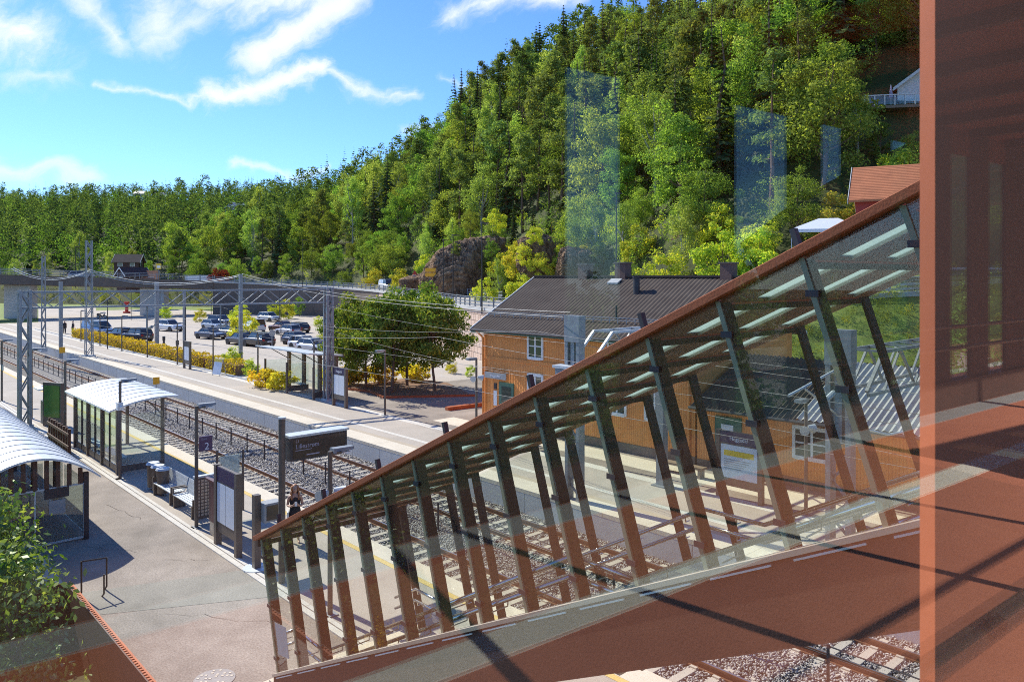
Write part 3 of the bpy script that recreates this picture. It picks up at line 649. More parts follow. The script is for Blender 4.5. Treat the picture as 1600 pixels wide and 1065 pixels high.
        for b0, b1 in ((.52,.84),(1.56,1.86),(2.56,2.86)):
            sk = P('skylight', MB().hexa(plate(b0+.005,b1-.005,x0-.055,x1+.055,.012,.014)), M['skylight'], st)
            P('frame', MB().hexa(plate(b1-.05,b1-.02,x0-.06,x1+.06,-.022,.03)), M['sill'], sk)
# lower end portal frame
P('portal_frame', MB().bar(Q(.98,0,zt(.98)-.04), Q(.98,W,zt(.98)-.04), .08,.2).bar(Q(.98,W-.05,zt(.98)-.1), Q(.4,W-.05,0.0), .06,.2), M['fin'], st)
P('notice_sticker', MB().hexa([Q(.02,-.012,.95),Q(-.42,-.012,1.02),Q(-.42,-.008,1.02),Q(.02,-.008,.95),Q(.18,-.012,1.5),Q(-.28,-.012,1.56),Q(-.28,-.008,1.56),Q(.18,-.008,1.5)]), M['gutter'], st)
for b, bw in ((.3,.02),(W-.3,W-.2)):
    for h in (.92,.68):
        pts = [Q(a_,b,z_+h) for a_, z_ in fl_pts[1:7]]
        P('handrail', MB().path(pts, .03, 8), M['steel'], st, smooth=True)
    br = MB()
    for i in range(17):
        a = -.1 - .857*i
        if a < -13.1: break
        for h in (.92,.68): br.path([Q(a,b,zf(a)+h-.02), Q(a,b,zf(a)+h-.09), Q(a,bw,zf(a)+h-.09)], .009, 5)
    P('rail_bracket', br, M['steel'], st)
# two steel legs under the lower flight
for a in (-4.2,-4.5,-5.0): P('leg', MB().tube(Q(a,.3,-.0),Q(a,.3,zb(a)-.8),.04), M['brownpost'], st)
# ------------------------------------------------------------------ trees
def leaf_quads(r, P_, s, elong=1.0, nrm=None, spread=.9):
    """one rhombic leaf per point; nrm = preferred facing"""
    n = len(P_); a = r.normal(size=(n,3))
    if nrm is not None: a = nrm + a*spread
    a /= np.linalg.norm(a, axis=1, keepdims=True) + 1e-9
    h = r.normal(size=(n,3)); u = np.cross(a, h); u /= np.linalg.norm(u, axis=1, keepdims=True)+1e-9; v = np.cross(a, u)
    s = np.broadcast_to(np.asarray(s, float), (n,))[:,None]*(.6 + .8*r.random((n,1)))
    V = np.stack([P_ - u*s*elong, P_ - v*s*.62 + a*s*.12, P_ + u*s*elong, P_ + v*s*.62 + a*s*.12], 1).reshape(-1,3)
    return V, np.arange(4*n).reshape(-1,4)
def strip_quads(A, B, w, r):
    """flat needle sprays from A to B"""
    d = B-A; h = r.normal(size=d.shape)*.35 + np.array([0,0,1.0]); x = np.cross(d, h); x /= np.linalg.norm(x, axis=1, keepdims=True)+1e-9
    w = np.broadcast_to(np.asarray(w, float), (len(A),))[:,None]; m = A*.45+B*.55
    V = np.stack([A, m - x*w, B, m + x*w], 1).reshape(-1,3); return V, np.arange(4*len(A)).reshape(-1,4)
def trunk_mb(H, r0, lean, r, limbs=(), n=7):
    m = MB(); pts = [Vector((lean[0]*k/4 + r.normal()*.01*H*(k > 0), lean[1]*k/4 + r.normal()*.01*H*(k > 0), H*k/4)) for k in range(5)]
    for k in range(4): m.tube(pts[k], pts[k+1], r0*(1-.22*k), r0*(1-.22*(k+1))*1.0, n)
    for (z, dx, dy, dz, rr) in limbs:
        k = min(3, int(z/H*4)); b = pts[k].lerp(pts[k+1], z/H*4-k); mid = b + Vector((dx*.5,dy*.5,dz*.35)); m.tube(b, mid, rr, rr*.7, 5); m.tube(mid, b+Vector((dx,dy,dz)), rr*.7, rr*.3, 5)
    return m
def spruce(seed, H, Rm, lod=1.0):
    r = np.random.default_rng(seed); A = []; B = []; W_ = []
    nw = int(24*lod); 
    for k in range(nw):
        f = (k+.3)/nw; z = H*(.06 + .93*f); rad = Rm*(1-f)**.85*(.8+.35*r.random()) + .12
        nb = int(max(5, (12 - 5*f)*lod)); ph = r.random()*6.28
        for j in range(nb):
            if r.random() < .1: continue
            t = ph + 6.28*j/nb + r.normal()*.22; L = rad*(.65+.5*r.random()); dr = -.28 - .25*r.random() + .35*f
            d = np.array([math.cos(t), math.sin(t), dr])
            for q in range(3 if rad > .8 else 2):
                s0 = L*q/3.2; s1 = L*(q+1.25)/3.2; o = r.normal(size=3)*.07*L
                a = np.array([0,0,z]) + d*s0 + o*q*.4; b = np.array([0,0,z]) + d*s1 + o + np.array([0,0,-.18*(q+1)*L*.25])
                A.append(a); B.append(b); W_.append(.2*L*(1.15-.2*q)+.08)
                for sg in (-1,1):
                    u = np.array([-math.sin(t)*sg, math.cos(t)*sg, -.35]); c = a*.4+b*.6
                    A.append(c); B.append(c + (u*.55 + d*.45)*L*.34*(.7+.6*r.random())); W_.append(.1*L+.05)
    A, B = np.array(A), np.array(B); V, Fq = strip_quads(A, B, W_, r)
    return V, Fq, trunk_mb(H*.97, .018*H, (0,0), r)
def pine(seed, H, Rm, lod=1.0, bare=.4):
    r = np.random.default_rng(seed); PT = []; NR = []; SZ = []; limbs = []
    nb = int(30*lod)
    for k in range(nb):
        f = bare + (1-bare)*(k+.5)/nb; z = H*f; t = r.random()*6.28; rel = (f-bare)/(1-bare)
        rad = Rm*(.35 + 1.0*math.sin(math.pi*min(1, .22+.72*rel)))*(.45+.6*r.random())*(1.05-.6*rel)
        c = np.array([math.cos(t)*rad*.75, math.sin(t)*rad*.75, z + .08*rad]); limbs.append((z*.98, c[0], c[1], .1*rad, .02*Rm))
        n = int(100*lod); p = r.normal(size=(n,3))*np.array([.34,.34,.17])*max(.7, Rm*.52); PT.append(c+p); q = p*np.array([1,1,2.0]); NR.append(q/(np.linalg.norm(q, axis=1, keepdims=True)+1e-6)+np.array([0,0,.5])); SZ.append(np.full(n, .12*Rm/2.2/lod**.5))
    PT = np.concatenate(PT); V, Fq = leaf_quads(r, PT, np.concatenate(SZ), 1.5, np.concatenate(NR), .8)
    return V, Fq, trunk_mb(H*.97, .017*H, (r.normal()*.02*H, r.normal()*.02*H), r, limbs)
def broad(seed, H, Rx, lod=1.0, base=.22, leaf=.2, clumps=42, per=70, squash=1.0, weep=0.0, elong=1.15):
    r = np.random.default_rng(seed); PT = []; NR = []; limbs = []
    zc = H*(base + (1-base)*.52); rz = H*(1-base)*.5
    for k in range(int(clumps*lod)):
        d = r.normal(size=3); d /= np.linalg.norm(d); rr = (.35+.65*r.random()**.45)*(1+.16*r.normal())
        tap = 1 - .3*max(0, d[2])*squash
        c = np.array([d[0]*Rx*rr*tap, d[1]*Rx*rr*tap, zc + d[2]*rz*rr])
        sz = Rx*(.2+.2*r.random()); n = int(per*(.6+.8*r.random()))
        p = r.normal(size=(n,3)); p /= np.linalg.norm(p, axis=1, keepdims=True); p *= (r.random((n,1))**.4)*sz*np.array([1,1,.75])
        if weep: p[:,2] -= weep*np.abs(r.normal(size=n))*sz
        PT.append(c+p); NR.append(p/sz + d*.5 + np.array([0,0,.35]))
        if k % 4 == 0: limbs.append((max(.12*H, min(c[2]*.62, H*.8)), c[0]*.8, c[1]*.8, max(.1, c[2]-min(c[2]*.62, H*.8))*.8, .012*H*.6))
    V, Fq = leaf_quads(r, np.concatenate(PT), leaf, elong, np.concatenate(NR), .75)
    return V, Fq, trunk_mb(H*.85, .016*H, (r.normal()*.03*H, r.normal()*.03*H), r, limbs)
TPL = {}
def tpl(key, kind, fol, bark, **k):
    V, Fq, tm = kind(**k); TPL.setdefault(key, []).append((np_mesh('crown', V, Fq, M[fol]), tm.mesh('trunk', M[bark]), V, Fq))
for s in range(4): tpl('spruce', spruce, 'f_spruce', 'bark', seed=10+s, H=14, Rm=1.85+.25*s)
for s in range(4): tpl('pine', pine, 'f_pine', 'barkpine', seed=30+s, H=13, Rm=2.1+.25*s, bare=.3+.07*s)
for s in range(3): tpl('birch', broad, 'f_birch', 'barkbirch', seed=50+s, H=12, Rx=2.2+.25*s, leaf=.095, clumps=54, per=160, weep=.9, base=.12)
for s in range(4): tpl('maple', broad, 'f_leaf', 'bark', seed=70+s, H=10, Rx=2.9+.3*s, leaf=.105, clumps=58, per=180, base=.1)
for s in range(3): tpl('bush', broad, 'f_yellow', 'bark', seed=90+s, H=4.5, Rx=2.2, leaf=.10, clumps=36, per=130, base=.02)
for s in range(2): tpl('bed', broad, 'f_bed', 'bark', seed=110+s, H=7.4, Rx=2.45, leaf=.10, clumps=80, per=170, base=.17)
for s in range(2): tpl('shrub', broad, 'f_hedge', 'bark', seed=120+s, H=1.0, Rx=.75, leaf=.065, clumps=24, per=60, base=.0)
tpl('redtree', broad, 'f_red', 'bark', seed=140, H=5, Rx=3.2, leaf=.2, clumps=30, per=60, base=.05)
def tree(name, key, var, loc, scale, rz, label, cat, group=None, sz=None):
    me, tm, _, _ = TPL[key][var % len(TPL[key])]
    e = E(name, label, cat, loc, rz, group); e.scale = (scale,scale,scale*(sz or 1))
    obj('trunk', tm, e); obj('crown', me, e); return e
# forest on the slope: one tree per spot, the far woods as one mass
rr_ = np.random.default_rng(5); spots = []; near = []; farF = []
def pxof(x, y, z): return 800 + F*x/y, 430 - F*(z-CAM)/y
cell = {}
def free(x, y, d):
    i, j = int(x//8), int(y//8)
    for a in (-1,0,1):
        for b in (-1,0,1):
            for (u, v, e) in cell.get((i+a,j+b), []):
                if (u-x)**2 + (v-y)**2 < (max(d,e)*.5+min(d,e)*.5)**2: return False
    cell.setdefault((i,j), []).append((x,y,d)); return True
XS = rr_.uniform(-420, 230, 60000); YS = rr_.uniform(45, 560, 60000); ZS, DS = hill(XS, YS); KS = rr_.random(60000); RS = rr_.random(60000)
TR = next(d for d in range(66,160) if float(hill(np.array([(1408-800)/F*d]), np.array([float(d)]))[0][0]) > CAM+262/F*d-1.2)
TQ = px_at(1408, TR, CAM+262/F*TR)
ROCKS = [(TQ.x,TQ.y,6.5)] + [(TQ.x*k-.5*(1-k)*9,TQ.y*k,3.8) for k in (.93,.87,.81,.75)] + [(-5.5,112,7.5),(4,96,3.2),(9,90,3),(20,84,2.6)]
for x, y, z, D, k, q in zip(XS, YS, ZS, DS, KS, RS):
    if D < 2.0 or y < 20: continue
    px, py = pxof(x, y, z + 6)
    if px < -120 or px > 1560: continue
    if any(math.hypot(x-a, y-b) < c for a, b, c in ROCKS): continue
    if x < -50 and D > 250: continue
    dist = math.hypot(x, y)
    need = 4.1 if dist < 170 else (4.8 if dist < 260 else 5.2)
    if D < 8 and dist < 200: need = 3.0
    if not free(x, y, need): continue
    spots.append((x, y, z, D, k, q, dist, px))
for sp in spots:
    x, y, z, D, k, q, dist, px = sp
    left = x < -45
    if D < 7: key = 'bush' if k < .62 else ('maple' if k < .85 else 'birch')
    elif D < 28: key = 'maple' if k < (.5 if left else .24) else ('birch' if k < (.58 if left else .4) else ('pine' if k < .74 else 'spruce'))
    else: key = 'spruce' if k < (.55 if left else .52) else ('pine' if k < .85 else ('birch' if k < .92 else 'maple'))
    if key == 'bush' and dist > 165: key = 'maple'
    near.append(sp + (key,))
near.sort(key=lambda s: s[6])
cnt = {}
zone = lambda D, px: ('foot of the slope' if D < 9 else 'lower slope' if D < 28 else 'upper slope')
desc = {'spruce': ('spruce_tree','dark drooping spruce on the %s','spruce'),
        'pine': ('pine_tree','yellow green bare-trunked pine on the %s','pine'),
        'birch': ('birch_tree','pale weeping birch on the %s','birch'),
        'maple': ('broadleaf_tree','round green broadleaf tree on the %s','tree'),
        'bush': ('roadside_bush','yellow green bush at the %s','bush')}
where = lambda px: 'left of the rock face' if px < 690 else ('above the orange station house' if px < 1150 else 'above the glass staircase')
lim = {'spruce': 150, 'pine': 130, 'birch': 70, 'maple': 110, 'bush': 60}
for i, (x, y, z, D, k, q, dist, px, key) in enumerate(near):
    cnt[key] = cnt.get(key, 0)
    s = .95 + .6*q
    if D < 9: s *= .55 if key != 'bush' else .7
    if x < -45: s *= .95
    if key == 'bush': s *= 1.0
    if cnt[key] < lim[key] and -60 < px < 1480:
        cnt[key] += 1; nm, lb, ct = desc[key]
        zn = zone(D, px) + ' ' + where(px)
        tree(nm, key, int(k*9973), (x,y,z-.15), s, q*6.28*7, lb % zn, ct, (lb % zn).split(' on the')[0].split(' at the')[0] + 's on the ' + zn)
    else: farF.append((x, y, z, key, s, q))
def mass(name, items, keep=1.0, seed=1):
    r = np.random.default_rng(seed); byk = {}
    for (x, y, z, key, s, q) in items:
        lst = TPL[key]; _, _, V, Fq = lst[int(q*997) % len(lst)]
        nq = len(Fq); k = max(200, int(nq*keep*(1 if math.hypot(x,y) < 260 else .55))); idx = r.choice(nq, min(nq,k), replace=False)
        VV = V.reshape(-1,4,3)[idx]; cc = VV.mean(1, keepdims=True); VV = cc + (VV-cc)*min(1.7, (nq/len(idx))**.42)
        c, sn = math.cos(q*44), math.sin(q*44); X = VV[...,0]*c - VV[...,1]*sn; Y = VV[...,0]*sn + VV[...,1]*c
        byk.setdefault(key, []).append(np.stack([X*s+x, Y*s+y, VV[...,2]*s+z-.15], -1))
    mats = {'spruce':'f_spruce','pine':'f_pine','birch':'f_birch','maple':'f_leaf','bush':'f_yellow'}
    ks = list(byk); allV = [np.concatenate(byk[k]) for k in ks]; n = [len(a) for a in allV]; V = np.concatenate(allV).reshape(-1,3)
    me = np_mesh(name, V, np.arange(len(V)).reshape(-1,4)); mi = []
    for i, k in enumerate(ks): me.materials.append(M[mats[k]]); mi += [i]*n[i]
    me.polygons.foreach_set('material_index', mi); o = obj(name, me); o['kind'] = 'stuff'; return o
mass('forest', farF, .15, 3)
print('TREES', cnt, len(farF), len(spots))
# undergrowth hugging the slope
und = []
ux = rr_.uniform(-60, 130, 9000); uy = rr_.uniform(50, 200, 9000); uz, uD = hill(ux, uy)
for x, y, z, D in zip(ux, uy, uz, uD):
    if D > 1.2 and len(und) < 1300 and not any(math.hypot(x-a, y-b) < c*.75 for a, b, c in ROCKS): und.append((x,y,z,'bush' if rr_.random() < .5 else 'maple', (.3+.28*rr_.random()) if y > 62 else .3, rr_.random()))
mass('undergrowth', und, .05, 4)
bnk = []
for k in range(900):
    i = 101 + int(rr_.random()*28); u = rr_.random(); p = off(i, 3.7).lerp(off(i, 12.5), u); bnk.append((p.x+rr_.normal()*.8, p.y+rr_.normal()*.8, max(0, off(i,3.7).z*(1-u)-.1), 'bush' if rr_.random() < .6 else 'maple', .08+.14*rr_.random()**2, rr_.random()))
for k in range(420):
    i = 1 + int(rr_.random()*4); u = rr_.random(); p, q = BP[i], BP[i+1]; d = (q[:2]-p[:2])/np.hypot(*(q[:2]-p[:2])); w_ = rr_.uniform(.5, 8)
    x, y = p[0]+(q[0]-p[0])*u + d[1]*w_, p[1]+(q[1]-p[1])*u - d[0]*w_; bnk.append((x, y, max(0, p[2]*(1-w_/7.5)-.2), 'maple' if rr_.random() < .6 else 'bush', .16+.3*rr_.random(), rr_.random()))
mass('bank_plants', bnk, .06, 9)
# woodland on the other side of the bridge (mirrored in the glass)
bk = []
for k in range(150):
    s = rr_.uniform(-30, 110); d = -rr_.uniform(26, 75); p = pv*s + nv*d; bk.append((p.x, p.y, -1.5, ['maple','birch','maple','pine'][int(rr_.random()*4)], .62+.3*rr_.random(), rr_.random()))
for k in range(170):
    s = rr_.uniform(-22, 60); d = -rr_.uniform(7, 26); p = pv*s + nv*d; bk.append((p.x, p.y, -1.6, 'bush' if k % 2 else 'maple', .42+.3*rr_.random(), rr_.random()))
mass('woodland', bk, .25, 6)
# rock faces
def rock(name, label, c, rad, sq, seed, rz=0):
    r = np.random.default_rng(seed); nu, nv_ = 110, 64; u = np.linspace(0, 2*np.pi, nu, endpoint=False); v = np.linspace(-1.3, 1.52, nv_)
    Ug, Vg = np.meshgrid(u, v); d = np.stack([np.cos(Vg)*np.cos(Ug), np.cos(Vg)*np.sin(Ug), np.sin(Vg)], -1)
    def facets(n, lo, hi, k=1.0):
        nn = r.normal(size=(n,3))*np.array([1,1,k]); nn /= np.linalg.norm(nn, axis=1, keepdims=True); h = r.uniform(lo, hi, n)
        t = d@nn.T; t = np.where(t > .05, h/np.maximum(t,.05), 9); return np.min(t, -1)
    R0 = np.minimum(facets(26, .8, 1.08, .7), 1.25); st_ = (d@np.array([.35,.25,1.0]))*7 + 1.2*np.sin(3*Ug)
    R0 = R0 + .10*np.abs((st_ % 1)-.5)*2 + .06*np.abs((st_*2.7+2*Ug) % 1-.5) + .04*facets(240, .9, 1.0).clip(0, 1.3) 
    for f, am in ((5,.05),(11,.03),(23,.018)):
        w = r.normal(size=(4,3))*f*np.array([1,1,.5]); R0 = R0 + am*sum(np.abs(np.sin(d@w[q]+r.random()*6)) for q in range(4))*.5
    V = (d*R0[...,None]*np.array(sq)*rad).reshape(-1,3); idx = np.arange(nu*nv_).reshape(nv_, nu); nx = np.roll(idx, -1, 1)
    Fq = np.stack([idx[:-1],nx[:-1],nx[1:],idx[1:]], -1).reshape(-1,4)
    o = obj(name, np_mesh(name, V, Fq, M['rock']), None, c, rz); tag(o, label, 'rock'); return o
z0 = lambda x, y: float(hill(np.array([x]), np.array([y]))[0][0])
def prock(label, px, d, zc, rad, sq, seed, rz): rock('rock_face', label, px_at(px, d, zc), rad, sq, seed, rz)
prock('large brown fissured rock face rising above the roadside grass', 736, 118, 7.6, 5.4, (1.2,.9,.95), 3, .9)
prock('brown rock shelf leaning against the left side of the large rock face', 708, 117, 6.8, 3.4, (1.1,.9,.9), 8, .4)
prock('small low brown rock at the grass edge below the big rock face', 668, 121, 6.6, 2.2, (1.6,.8,.7), 4, .2)
prock('grey brown rock among bushes above the roof ridge of the station house', 848, 99, 9.6, 2.5, (1.3,.8,1.1), 5, .5)
prock('pale slanted rock slab left of the brick chimneys', 908, 93, 8.6, 2.2, (1.4,.8,1.0), 6, .6)
prock('brown rock under the yellow maple above the staircase rail', 1085, 86, 11.6, 2.1, (1.4,.8,.8), 7, .6)
for i, (px, d, zc, h, key, v) in enumerate([(768,112,10.0,3.6,'maple',1),(712,113,10.6,2.6,'maple',0),(735,121,14.5,4.5,'maple',2),(770,118,13.5,5.0,'birch',1),(690,116,7.6,2.4,'bush',2),(788,110,7.0,4.6,'bush',0),(822,96,9.5,3.0,'bush',1),(876,97,9.0,3.2,'bush',2),(862,101,14.2,3.4,'pine',0),(925,95,9.5,3.6,'bush',0),(722,114,7.0,2.2,'maple',1),(756,113,8.5,2.6,'maple',2),(700,119,10.5,3.6,'maple',1),(775,113,15.0,3.2,'bush',0),(838,95,12.2,2.4,'bush',1),(805,101,8.5,4.2,'bush',2),(845,94,8.2,3.0,'bush',0)]):
    H0 = {'bush':4.5,'maple':10,'pine':13,'birch':12}[key]
    tree({'bush':'roadside_bush','maple':'broadleaf_tree','pine':'pine_tree','birch':'birch_tree'}[key], key, v, px_at(px, d, zc-.5), h/H0, i*1.7, ['bush clinging to the right flank of the large rock face','bush on the ledge left of the large rock face','round tree on top of the large rock face','birch on top of the large rock face','low bush at the foot of the rock shelf','yellow bush between large rock face and black roof','bush left of the grey brown rock','bush right of the grey brown rock','small pine on top of the grey brown rock','bush beside the pale rock slab','low bush in a cleft at the foot of the large rock face','small bush halfway up the large rock face','round tree behind the rock shelf','bush on the right shoulder of the large rock face','bush on the left shoulder of the grey brown rock','tall yellow bush left of the grey brown rock','yellow bush below the grey brown rock just above the black roof'][i], 'bush' if key == 'bush' else 'tree')
# bushes in front of the slope behind the station house
for i, (px, d, h, key, v) in enumerate([(815,84,3.6,'bush',0),(870,80,3.0,'bush',1),(760,92,3.2,'bush',2),(985,78,4.6,'maple',0),(1040,76,5.2,'bush',1),(1130,72,5.6,'bush',0),(1185,70,5.0,'bush',2),(1090,80,4.8,'maple',2),(1240,66,4.2,'maple',1),(1215,62,2.4,'bush',1),(1130,88,9.0,'maple',3),(930,92,4.2,'pine',1),(780,104,6,'birch',1),(660,128,5.5,'maple',1),(625,134,4.6,'bush',0),(580,150,5,'bush',1),(540,160,5,'maple',2)]):
    p = px_at(px, d); z = max(z0(p.x, p.y), 4.6) ; H0 = {'bush':4.5,'maple':10,'pine':13,'birch':12}[key]
    lab = ['yellow bush just left of the station house ridge','low yellow bush above the left end of the black roof','tall yellow bush beside the tall lamp post near the rock face','dark green round bush behind the left brick chimney','yellow bush between the two left brick chimneys','big bright yellow bush above the right part of the black roof','yellow bush rising right above the staircase rail','green bush behind the big yellow bush','grey green shrub beside the white garden marquee','low shrub touching the staircase rail','tall light green maple standing above the bushes','crooked pine growing from the pale rock','birch leaning over the big rock face','green tree at the bend right of the white van','yellow bush beside the blue round road sign','bush above the road behind the white van','green bush at the end of the bridge parapet'][i]
    tree({'bush':'roadside_bush','maple':'broadleaf_tree','pine':'pine_tree','birch':'birch_tree'}[key], key, v, (p.x,p.y,z-.2), h/H0, i*1.3, lab, 'bush' if key == 'bush' else 'tree')
for i, (px, dd, dz, h, key, v) in enumerate([(1375,-6,-9.5,4.2,'maple',0),(1425,-7,-9.5,4.0,'maple',2),(1395,-9,-11,3.8,'bush',1),(1340,-4,-6,7.5,'birch',1),(1370,9,-1.5,9,'maple',3),(1300,2,-4,9,'maple',1),(1410,-12,-12.5,6.0,'bush',0)]):
    H0 = {'bush':4.5,'maple':10,'birch':12}[key]; p = px_at(px, TR+dd); p.z = max(z0(p.x, p.y) - .3, 4)
    tree({'bush':'roadside_bush','maple':'broadleaf_tree','birch':'birch_tree'}[key], key, v, p, h/H0, i*1.1, ['round tree just below the left half of the hillside terrace','round tree below the terrace beside the orange fin','yellow bush on the slope under the hillside terrace','birch left of the hillside terrace railing','tree right behind the hillside terrace','broad tree two crowns left of the hillside terrace','low yellow bush right above the red house roof'][i], 'bush' if key == 'bush' else 'tree')
# trees and shrubs on the flat
for i, (px, py, s, v, lab) in enumerate([(545,600,.84,0,'leftmost street tree of the planting bed, behind the lattice mast'),(572,606,.9,1,'street tree with thin trunk at the left of the planting bed'),(612,612,.95,0,'street tree in the middle of the planting bed nearest the kerb'),(636,602,1.0,1,'street tree at the back of the planting bed'),(680,610,.95,0,'rightmost street tree of the planting bed')]):
    tree('street_tree', 'bed', v, at(px,py), s, i*1.9, lab, 'tree')
tree('copper_tree', 'redtree', 0, px_at(345,182,4.4), 1.0, 0, 'dark red copper leaved tree behind the bridge parapet', 'tree')
for i, (px, py, h, key, lab) in enumerate([(380,532,3.6,'bush','yellow green young tree standing among the parked cars'),(372,505,3.4,'bush','small tree behind the yellow tree in the parking lot'),(431,500,3.2,'bush','slim yellow tree by the silver car'),(447,498,3.4,'bush','slim yellow tree right of its twin near the far wall'),(468,494,3.6,'maple','bushy green tree in front of the brown wall'),(258,497,2.6,'bush','round bush beside the bridge pillar'),(312,503,2.2,'bush','thin yellow shrub beside the abutment'),(505,540,2.0,'bush','orange tinted shrub left of the street trees'),(497,510,1.6,'bush','low orange shrub at the parking lot edge'),(365,578,1.9,'bush','large olive bush at the end of the parking lot'),(395,590,1.5,'bush','round golden bush behind the far shelter'),(705,583,1.1,'bush','yellow shrub clump at the foot of the stone wall'),(735,588,.9,'bush','small shrub next to the orange house corner')]):
    tree('shrub' if h < 3 else 'young_tree', key, i, at(px,py), h/(4.5 if key == 'bush' else 10), i, lab, 'shrub' if h < 3 else 'tree')
hb = [(515,602),(532,600),(548,600),(580,598),(598,598),(640,594),(655,595),(410,603),(420,606),(440,608)]
for i, (px, py) in enumerate(hb):
    tree('shrub', 'shrub', i, at(px,py), 1.25, i*2.1, 'small golden shrub in the row behind the far platform', 'shrub', 'golden shrubs behind the far platform')
# clipped hedge along the far platform
def hedge(label, a0, a1, b0, b1, h, seed):
    r = np.random.default_rng(seed); n = int((a1-a0)*260); k = r.random(n); a = r.uniform(a0, a1, n); b = r.uniform(b0, b1, n); z = r.uniform(0, h, n)
    top = k < .45; z[top] = h*(1-.12*r.random(top.sum())) ; fr = (k >= .45) & (k < .85); b[fr] = b0 + .08*r.random(fr.sum())
    wob = 1 + .1*np.sin(a*1.7) + .06*np.sin(a*4.1); z *= wob
    V, Fq = leaf_quads(r, np.stack([-a, b, z], -1), .075, 1.1, np.stack([np.zeros(n), np.where(top,0,-1.0), np.where(top,1.0,.3)], -1), .8)
    e = E('hedge', label, 'hedge', O0, RZ); o = obj('foliage', np_mesh('foliage', V, Fq, M['f_hedge']), e)
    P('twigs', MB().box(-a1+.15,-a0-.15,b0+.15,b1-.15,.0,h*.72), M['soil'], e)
hedge('long clipped golden hedge between the far platform and the parking lot', 54, 100, 18.75, 20.1, 1.05, 1)
hedge('short clipped golden hedge behind the info board', 47.2, 53.5, 18.75, 20.3, 1.05, 2)
# planting bed with bark
bd = at(545,590); 
m = MB(); pts = [at(520,606), at(578,613), at(600,622), at(742,619), at(700,598), at(640,590)]
m.add([Vector((p.x,p.y,.012)) for p in pts], [tuple(range(6))]); S('planting_bed', m, M['soil'])
k_ = MB()
for p, q in ((pts[2],pts[3]),(pts[1],pts[2]),(pts[0],pts[1])): k_.bar(Vector((p.x,p.y,.07)), Vector((q.x,q.y,.07)), .16, .16)
TH('bed_kerb', k_, M['corten_l'], 'low rusty steel kerb around the bark planting bed', 'kerb')
p, q = at(698,641), at(760,633)
TH('bed_kerb', MB().bar(Vector((p.x,p.y,.1)), Vector((q.x,q.y,.1)), .35, .22), M['corten_l'], 'short rusty steel bench kerb beside the orange house corner', 'kerb')
# big bush by the camera, growing from the lower ground behind the rusty wall
r = np.random.default_rng(77); PT = []; NR = []; tw = MB()
base = T(5.6,-3.4,-1.5)
for k in range(130):
    aa = r.uniform(4.6, 9.8); bb = -2.75 - abs(r.normal())*1.2; hgt = r.uniform(-1.3, 2.65) - .13*abs(aa-8.6)**1.4 - max(0, bb+3.2)*1.3
    c = T(aa, bb, hgt); n = 90; p = r.normal(size=(n,3))*np.array([.34,.34,.26]); PT.append(np.array(c)[None]+p); NR.append(p*1.5 + np.array([0,-.2,.5]))
    if k % 3 == 0: tw.path([base + Vector((r.normal()*.4,r.normal()*.4,0)), base.lerp(c,.5)+Vector((0,0,.4)), c], .018, 4)
for k in range(26):   # loose shoots towards the path
    c0 = T(r.uniform(7.2,10.2), -2.8-r.random()*1.1, r.uniform(.1,1.6)); d = Vector((r.uniform(-.1,.45), r.uniform(-.3,.5), r.uniform(.4,1.1))); n = 22
    tt = r.random((n,1)); PT.append(np.array(c0)[None] + tt*np.array(d)[None]*1.2 + r.normal(size=(n,3))*.05); NR.append(r.normal(size=(n,3)) + np.array([0,0,.4])); tw.tube(c0, c0+d*1.2, .012, .005, 4)
V, Fq = leaf_quads(r, np.concatenate(PT), .062, 1.25, np.concatenate(NR), .8)
e = E('bush', 'large glossy green bush overhanging the rusty planter wall', 'bush', base); o = obj('foliage', np_mesh('foliage', V - np.array(base), Fq, M['f_bush']), e)
tw.v = [tuple(Vector(v)-base) for v in tw.v]; P('branches', tw, M['bark'], e)
PT = []; tw = MB(); base = T(14.5,-5.2,0)   # sapling in front of the bike shed roof
for k in range(34):
    c = T(14.5+r.normal()*1.0, -4.9+r.normal()*.75, 2.0+r.random()*2.6); n = 34; PT.append(np.array(c)[None] + r.normal(size=(n,3))*np.array([.24,.24,.16])); tw.path([base+Vector((0,0,1.2)), base.lerp(c,.6)+Vector((0,0,.7)), c], .012, 4)
tw.tube(base, base+Vector((0,0,1.3)), .05, .035)
V, Fq = leaf_quads(r, np.concatenate(PT), .06, 1.2)
e = E('young_tree', 'thin leafed sapling in front of the white bike shed roof', 'tree', base); obj('crown', np_mesh('crown', V - np.array(base), Fq, M['f_bush']), e); tw.v = [tuple(Vector(v)-base) for v in tw.v]; P('trunk', tw, M['bark'], e)
# golden shrubs low at the foot of the rusty wall
PT = []; 
for k in range(40):
    c = T(r.uniform(-1.5,3.4), -2.0-r.random()*2.2, -1.4+r.random()*.9); PT.append(np.array(c)[None] + r.normal(size=(60,3))*np.array([.2,.2,.16]))
base = T(1,-3,-1.5); V, Fq = leaf_quads(r, np.concatenate(PT), .05, 1.2); e = E('shrub', 'low golden shrub in the shade below the rusty planter wall', 'shrub', base); obj('foliage', np_mesh('foliage', V-np.array(base), Fq, M['f_hedge']), e)
